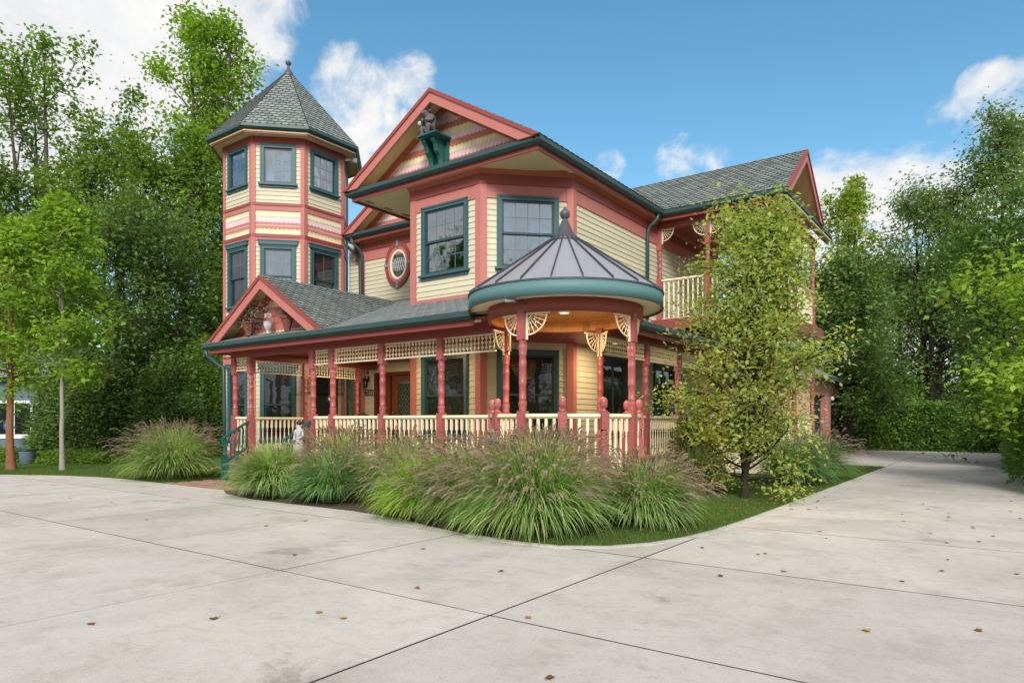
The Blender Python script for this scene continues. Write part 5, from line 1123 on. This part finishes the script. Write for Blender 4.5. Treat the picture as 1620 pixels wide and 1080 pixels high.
# black barbecue kettle on the porch
o=thing('kettle_grill','small black kettle grill on the porch near the house number','grill',(-13.8,12.2,DECK))
m=MB(); m.lathe([(0,.58),(.12,.60),(.22,.68),(.25,.76),(.22,.86),(.12,.95),(0,.98)],18); place(m.mesh('bowl',m_black),'bowl',o,wmat(o))
for i in range(3): a=2*PI*i/3; m=MB(); m.tube([(.15*math.cos(a),.15*math.sin(a),.64),(.24*math.cos(a),.24*math.sin(a),0)],.012,6); place(m.mesh('leg',m_black),'leg',o,wmat(o))
lathe_obj('vent',[(0,0),(.05,.002),(.05,.012),(.03,.014),(0,.014)],m_grey,o,wmat(o)@Matrix.Translation((-.06,-.22,.80))@Matrix.Rotation(PI/2,4,'X'),12)
m=MB(); m.tube([(-.04,0,.98),(-.04,0,1.02),(.04,0,1.02),(.04,0,.98)],.008,5); place(m.mesh('handle',m_black),'handle',o,wmat(o))
o=thing('wind_chime','black bell ornament hanging from the porch beam next to the grill','wind chime',(-14.1,11.3,1.75))
m=MB(); m.lathe([(.09,0),(.07,.05),(.04,.13),(.01,.16),(0,.165)],10); place(m.mesh('bell',m_black),'bell',o,wmat(o)); m=MB(); m.tube([(0,0,.16),(.0,0,.98)],.004,4); m.tube([(0,0,0),(-.05,0,-.30)],.004,4); place(m.mesh('cord',m_black),'cord',o,wmat(o))
# side porch: red spindle bench, blue-grey pot, closed parasol
o=thing('porch_bench','low red spindle-backed bench behind the side porch railing','bench',(-6.5,13.0,DECK),R(90))
m=MB(); m.bb((-.6,-.22,.34),(.6,.22,.38)); place(m.mesh('seat',m_brick_shaded),'seat',o,wmat(o)); m=MB(); m.bb((-.6,.18,.62),(.6,.22,.68)); 
place(m.mesh('top_rail',m_brick_shaded),'top_rail',o,wmat(o))
for i in range(11): m=MB(); m.lathe([(.012,.38),(.02,.46),(.010,.5),(.016,.62)],6,(-.55+i*.11,.20,0)); place(m.mesh('spindle',m_brick_shaded),'spindle',o,wmat(o))
for x in(-.55,.55):
    for y in(-.18,.18): m=MB(); m.bb((x-.025,y-.025,0),(x+.025,y+.025,.34)); place(m.mesh('leg',m_brick_shaded),'leg',o,wmat(o))
o=thing('bucket','blue-grey metal bucket on the ground beside the side porch skirt','bucket',(-4.95,11.05,0))
lathe_obj('pail',[(.12,0),(.125,.01),(.17,.42),(.18,.43),(.17,.44),(.15,.42),(.11,.04),(0,.04)],m_blue,o,wmat(o)); m=MB(); m.tube([(.17*math.cos(a),0,.42+.14*math.sin(a)) for a in [PI*i/8 for i in range(9)]],.006,5); place(m.mesh('handle',m_grey),'handle',o,wmat(o))
m_navy=mat('navy_canvas',(.035,.045,.085),.8,.2,.2,8)
o=thing('patio_umbrella','closed navy patio umbrella behind the side porch railing','umbrella',(-5.75,13.9,DECK))
lathe_obj('canopy',[(.05,.75),(.17,.80),(.14,1.1),(.10,1.45),(.04,1.72),(0,1.74)],m_navy,o,wmat(o),9); lathe_obj('pole',[(.02,.05),(.02,1.80),(0,1.82)],m_grey,o,wmat(o),8); lathe_obj('base',[(.22,0),(.22,.05),(.03,.08),(0,.08)],m_black,o,wmat(o))
# ---------------------------------------------------------------- garage at the back of the drive
gg=thing('garage','coral-trimmed garage with dark door openings beyond the side porch','garage',(-7.5,29,0))
gx=-5.45
def gb(name,a,b,mm,par=None): m=MB(); m.bb(a,b); return m.build(name,mm,par or gg)
m_clap=mat('salmon_brick',(.55,.33,.25),.7,.3,.12,8)
gb('wall',(-11,25,0),(gx-.16,32.8,2.9),m_clap)
y=25.0; bays=[(25.25,27.25),(28.1,30.6)]
segs=[(25.0,25.25),(27.25,28.1),(30.6,32.8)]
wl=gb('front_wall',(gx-.15,25,2.35),(gx-.02,32.8,2.9),m_clap)
for a,b in segs:
    for k in range(16):
        m=MB(); m.bb((gx-.15,a+.004,.02+k*.148),(gx+random.uniform(-.004,.004),b-.004,.02+k*.148+.138)); m.build('clapboard',m_clap,wl)
for a,b in bays:
    for yy in(a,b-.16): gb('door_casing',(gx-.14,yy,0),(gx+.03,yy+.16,2.35),m_coral)
    gb('door_casing',(gx-.14,a+.16,2.22),(gx+.03,b-.16,2.35),m_coral); d=gb('garage_door',(gx-.13,a+.16,0),(gx-.10,b-.16,2.22),m_black)
    for k in range(3): yy=a+.5+k*(b-a-1)/2; m=MB(); m.bb((gx-.10,yy,0),(gx-.07,yy+.07,2.2)); m.build('door_stile',m_sash,d)
m=MB(); m.add([(gx+.35,24.7,2.85),(gx+.35,33.1,2.85),(-8.2,33.1,4.6),(-8.2,24.7,4.6),(-11,24.7,2.85),(-11,33.1,2.85)],[(0,1,2,3),(3,2,5,4),(0,3,4),(1,5,2)]); m.build('roof',m_shingle,gg)
gb('gutter',(gx+.30,24.7,2.75),(gx+.42,33.1,2.87),m_gutter)
o=thing('garage_lamp','small round white lamp over the garage door','lamp',(gx+.05,28.35,2.15)); lathe_obj('globe',[(0,-.10),(.07,-.07),(.10,0),(.07,.07),(0,.10)],m_bulb,o,wmat(o)); lathe_obj('fixture',[(.05,.09),(.05,.14),(0,.14)],m_black,o,wmat(o))
# ---------------------------------------------------------------- neighbour houses
nb=thing('neighbour_house','blue-grey neighbour house with a white-framed picture window behind the lawn trees','house',at(-30,25.5),YAW)
def nbx(name,a,b,mm,par=None): m=MB(); m.bb(a,b); return place(m.mesh(name,mm),name,par or nb,wmat(nb))
nbx('wall',(-6,0,0),(2.4,5,2.9),m_blue); m=MB(); m.add([(-6.4,-.4,2.9),(2.8,-.4,2.9),(2.8,2.5,4.4),(-6.4,2.5,4.4),(-6.4,5.4,2.9),(2.8,5.4,2.9)],[(0,1,2,3),(3,2,5,4),(0,3,4),(1,5,2)]); place(m.mesh('roof',m_shingle),'roof',nb,wmat(nb))
wn=nbx('picture_window',(-1.9,-.05,.62),(2.0,-.001,.78),m_white)
for x0,x1 in((-1.9,-1.8),(.55,.68),(1.2,1.30),(1.9,2.0)): nbx('frame',(x0,-.05,.78),(x1,-.001,1.95),m_white,wn)
nbx('frame',(-1.9,-.05,1.95),(2.0,-.001,2.05),m_white,wn)
for x0,x1 in((-1.8,.55),(.68,1.2),(1.3,1.9)): nbx('pane',(x0,-.03,.78),(x1,-.02,1.95),g_dark,wn)
nbx('siding_skirt',(-1.95,-.03,.25),(2.05,-.002,.58),m_blue)
m_signb=mat('sign_blue',(.03,.09,.35),.4,.4,.03,5)
sg=thing('yard_sign','round blue sign with a small white mark in front of the neighbour window','sign',at(13,24.6),YAW)
m=MB(); m.lathe([(.19,-.01),(.19,.01),(0,.012)],20,(0,0,1.08),T=Matrix.Translation((0,0,1.08))@Matrix.Rotation(PI/2,4,'X')@Matrix.Translation((0,0,-1.08))); place(m.mesh('disc',m_signb),'disc',sg,wmat(sg))
m=MB()
for x0,x1,z_ in((-.11,-.03,1.10),(-.01,.05,1.12),(.07,.13,1.10),(-.09,.10,1.03)): m.tube([(x0,-.018,z_-.01),((x0+x1)/2,-.018,z_+.03),(x1,-.018,z_)],.011,4)
place(m.mesh('white_mark',m_white),'white_mark',sg,wmat(sg)); m=MB(); m.bb((-.012,-.0,0),(.012,.02,.90)); place(m.mesh('stake',m_grey),'stake',sg,wmat(sg))
o=thing('garden_bin','blue-grey plastic bin standing under the neighbour window','bin',at(43,20.0))
lathe_obj('tub',[(.17,0),(.18,.01),(.215,.42),(.215,.44),(.19,.44),(.17,.06),(0,.06)],m_blue,o,wmat(o)); lathe_obj('rim',[(.205,.40),(.24,.405),(.24,.44),(.205,.445)],m_sash,o,wmat(o))
for px,d,w_,h_,lb,mm in((1432,47,5.0,3.1,'pinkish grey neighbour house glimpsed above the far hedge',m_pinkside),(1362,50,4.5,2.9,'grey neighbour house with a low roof behind the dark maple',m_greyside)):
    q=thing('far_house',lb,'house',at(px,d),YAW-.5); Mq=wmat(q)
    m=MB(); m.bb((-w_/2,0,0),(w_/2,5,h_-.7)); place(m.mesh('wall',m_pinkside if mm is m_pinkside else m_greyside),'wall',q,Mq)
    m=MB(); m.add([(-w_/2-.3,-.3,h_-.75),(w_/2+.3,-.3,h_-.75),(w_/2-.3,2.5,h_+.6),(-w_/2+.3,2.5,h_+.6),(-w_/2-.3,5.3,h_-.75),(w_/2+.3,5.3,h_-.75)],[(0,1,2,3),(3,2,5,4),(0,3,4),(1,5,2)]); place(m.mesh('roof',m_greyside),'roof',q,Mq)
    m=MB(); m.bb((-.5,-.04,.9),(.4,-.001,1.8)); w_o=place(m.mesh('window_frame',m_white),'window',q,Mq); m=MB(); m.bb((-.42,-.05,.98),(.32,-.041,1.72)); place(m.mesh('pane',g_dark),'pane',w_o,Mq)
    if mm is m_pinkside: m=MB(); m.bb((.9,1.2,h_-.7),(1.5,1.8,h_+.9)); place(m.mesh('chimney',m_greyside),'chimney',q,Mq)
# ---------------------------------------------------------------- leaves fallen on the concrete
r=np.random.default_rng(77); LM=[]
for i in range(4):
    m=MB(); n=9; P=[]
    for j in range(n): a=2*PI*j/n; rr=(.026 if j%2 else .018)*r.uniform(.8,1.2); P.append(Vector((rr*math.cos(a)*1.3,rr*math.sin(a),r.uniform(.003,.013))))
    P.append(Vector((0,0,.003))); m.add(P,[(j,(j+1)%n,n) for j in range(n)]); m.tube([(0,0,.003),(-.05,.01,.008)],.0015,3); me=m.mesh('fallen_leaf',l_dry,recalc=False); a=me.attributes.new('tone','FLOAT','POINT'); a.data.foreach_set('value',np.full(len(me.vertices),.25+.22*i,dtype=np.float32)); LM.append(me)
spots=[(793,903),(836,977),(1548,997),(1371,998),(870,1072),(1140,911),(1240,904),(660,930),(466,878),(144,987),(338,979),(505,969),(543,978),(232,822),(483,824),(421,832),(176,795),(110,788),(670,868)]
for px,py in spots:
    d=EYE*FPX/(py-667); p=at(px,d); o=place(LM[int(r.integers(0,4))],'fallen_leaf',None,TR(p[0],p[1],.0,r.uniform(0,6))); tag(o,'small dry brown leaf lying on the concrete driveway','leaf','fallen leaves on the driveway')
for i in range(48):
    y=r.uniform(6.5,27)if i%3 else r.uniform(6,12); x=r.uniform(-2.6,.3) if i%2 else r.uniform(-1.2,.35)
    o=place(LM[int(r.integers(0,4))],'fallen_leaf',None,TR(x,y,.0,r.uniform(0,6))@Matrix.Scale(r.uniform(.6,1.1),4)); tag(o,'small dry brown leaf lying on the concrete driveway','leaf','fallen leaves on the driveway')
for i in range(60):
    y=r.uniform(6.6,14); x=-2.72-abs(r.normal(0,.7)); o=place(LM[int(r.integers(2,4))],'fallen_leaf',None,TR(x,y,.03,r.uniform(0,6))@Matrix.Scale(r.uniform(.6,1.0),4)); tag(o,'small yellowing leaf fallen on the side lawn under the pear tree','leaf','fallen leaves on the side lawn')

# ---------------------------------------------------------------- recessed porch lamps (the one in the gazebo ceiling shows lit)
m_lit=bpy.data.materials.new('lit_lamp_lens'); m_lit.use_nodes=True; t=m_lit.node_tree; t.nodes.clear(); e=t.nodes.new('ShaderNodeEmission'); e.inputs[0].default_value=(1,.80,.55,1); e.inputs[1].default_value=1.6; o_=t.nodes.new('ShaderNodeOutputMaterial'); t.links.new(e.outputs[0],o_.inputs[0])
for (x,y,z,w,lb) in ((GC.x+.05,GC.y-.10,2.964,38,'lit round recessed lamp in the cedar ceiling of the gazebo'),(-13.2,11.6,2.895,34,'lit round recessed lamp in the porch ceiling before the front door'),(-9.9,9.9,2.895,22,'lit round recessed lamp in the porch ceiling before the left bay window'),(-6.5,12.6,2.895,22,'lit round recessed lamp in the side porch ceiling')):
    o=thing('recessed_lamp',lb,'lamp',(x,y,z-.03)); 
    m=MB(); m.lathe([(.075,.0),(.105,.0),(.105,.028),(.075,.028),(.075,.0)],24,caps=False); place(m.mesh('trim_ring',m_white),'trim_ring',o,wmat(o)); m=MB(); m.lathe([(0,.010),(.074,.010),(.074,.016),(0,.016)],24,smooth=False); place(m.mesh('lens',m_lit),'lens',o,wmat(o))
    ld=bpy.data.lights.new('lamp_light','AREA'); ld.shape='DISK'; ld.size=.14; ld.energy=w; ld.color=(1,.74,.44); lo=bpy.data.objects.new('lamp_light',ld); link(lo,o,Matrix.Translation((x,y,z-.035)))
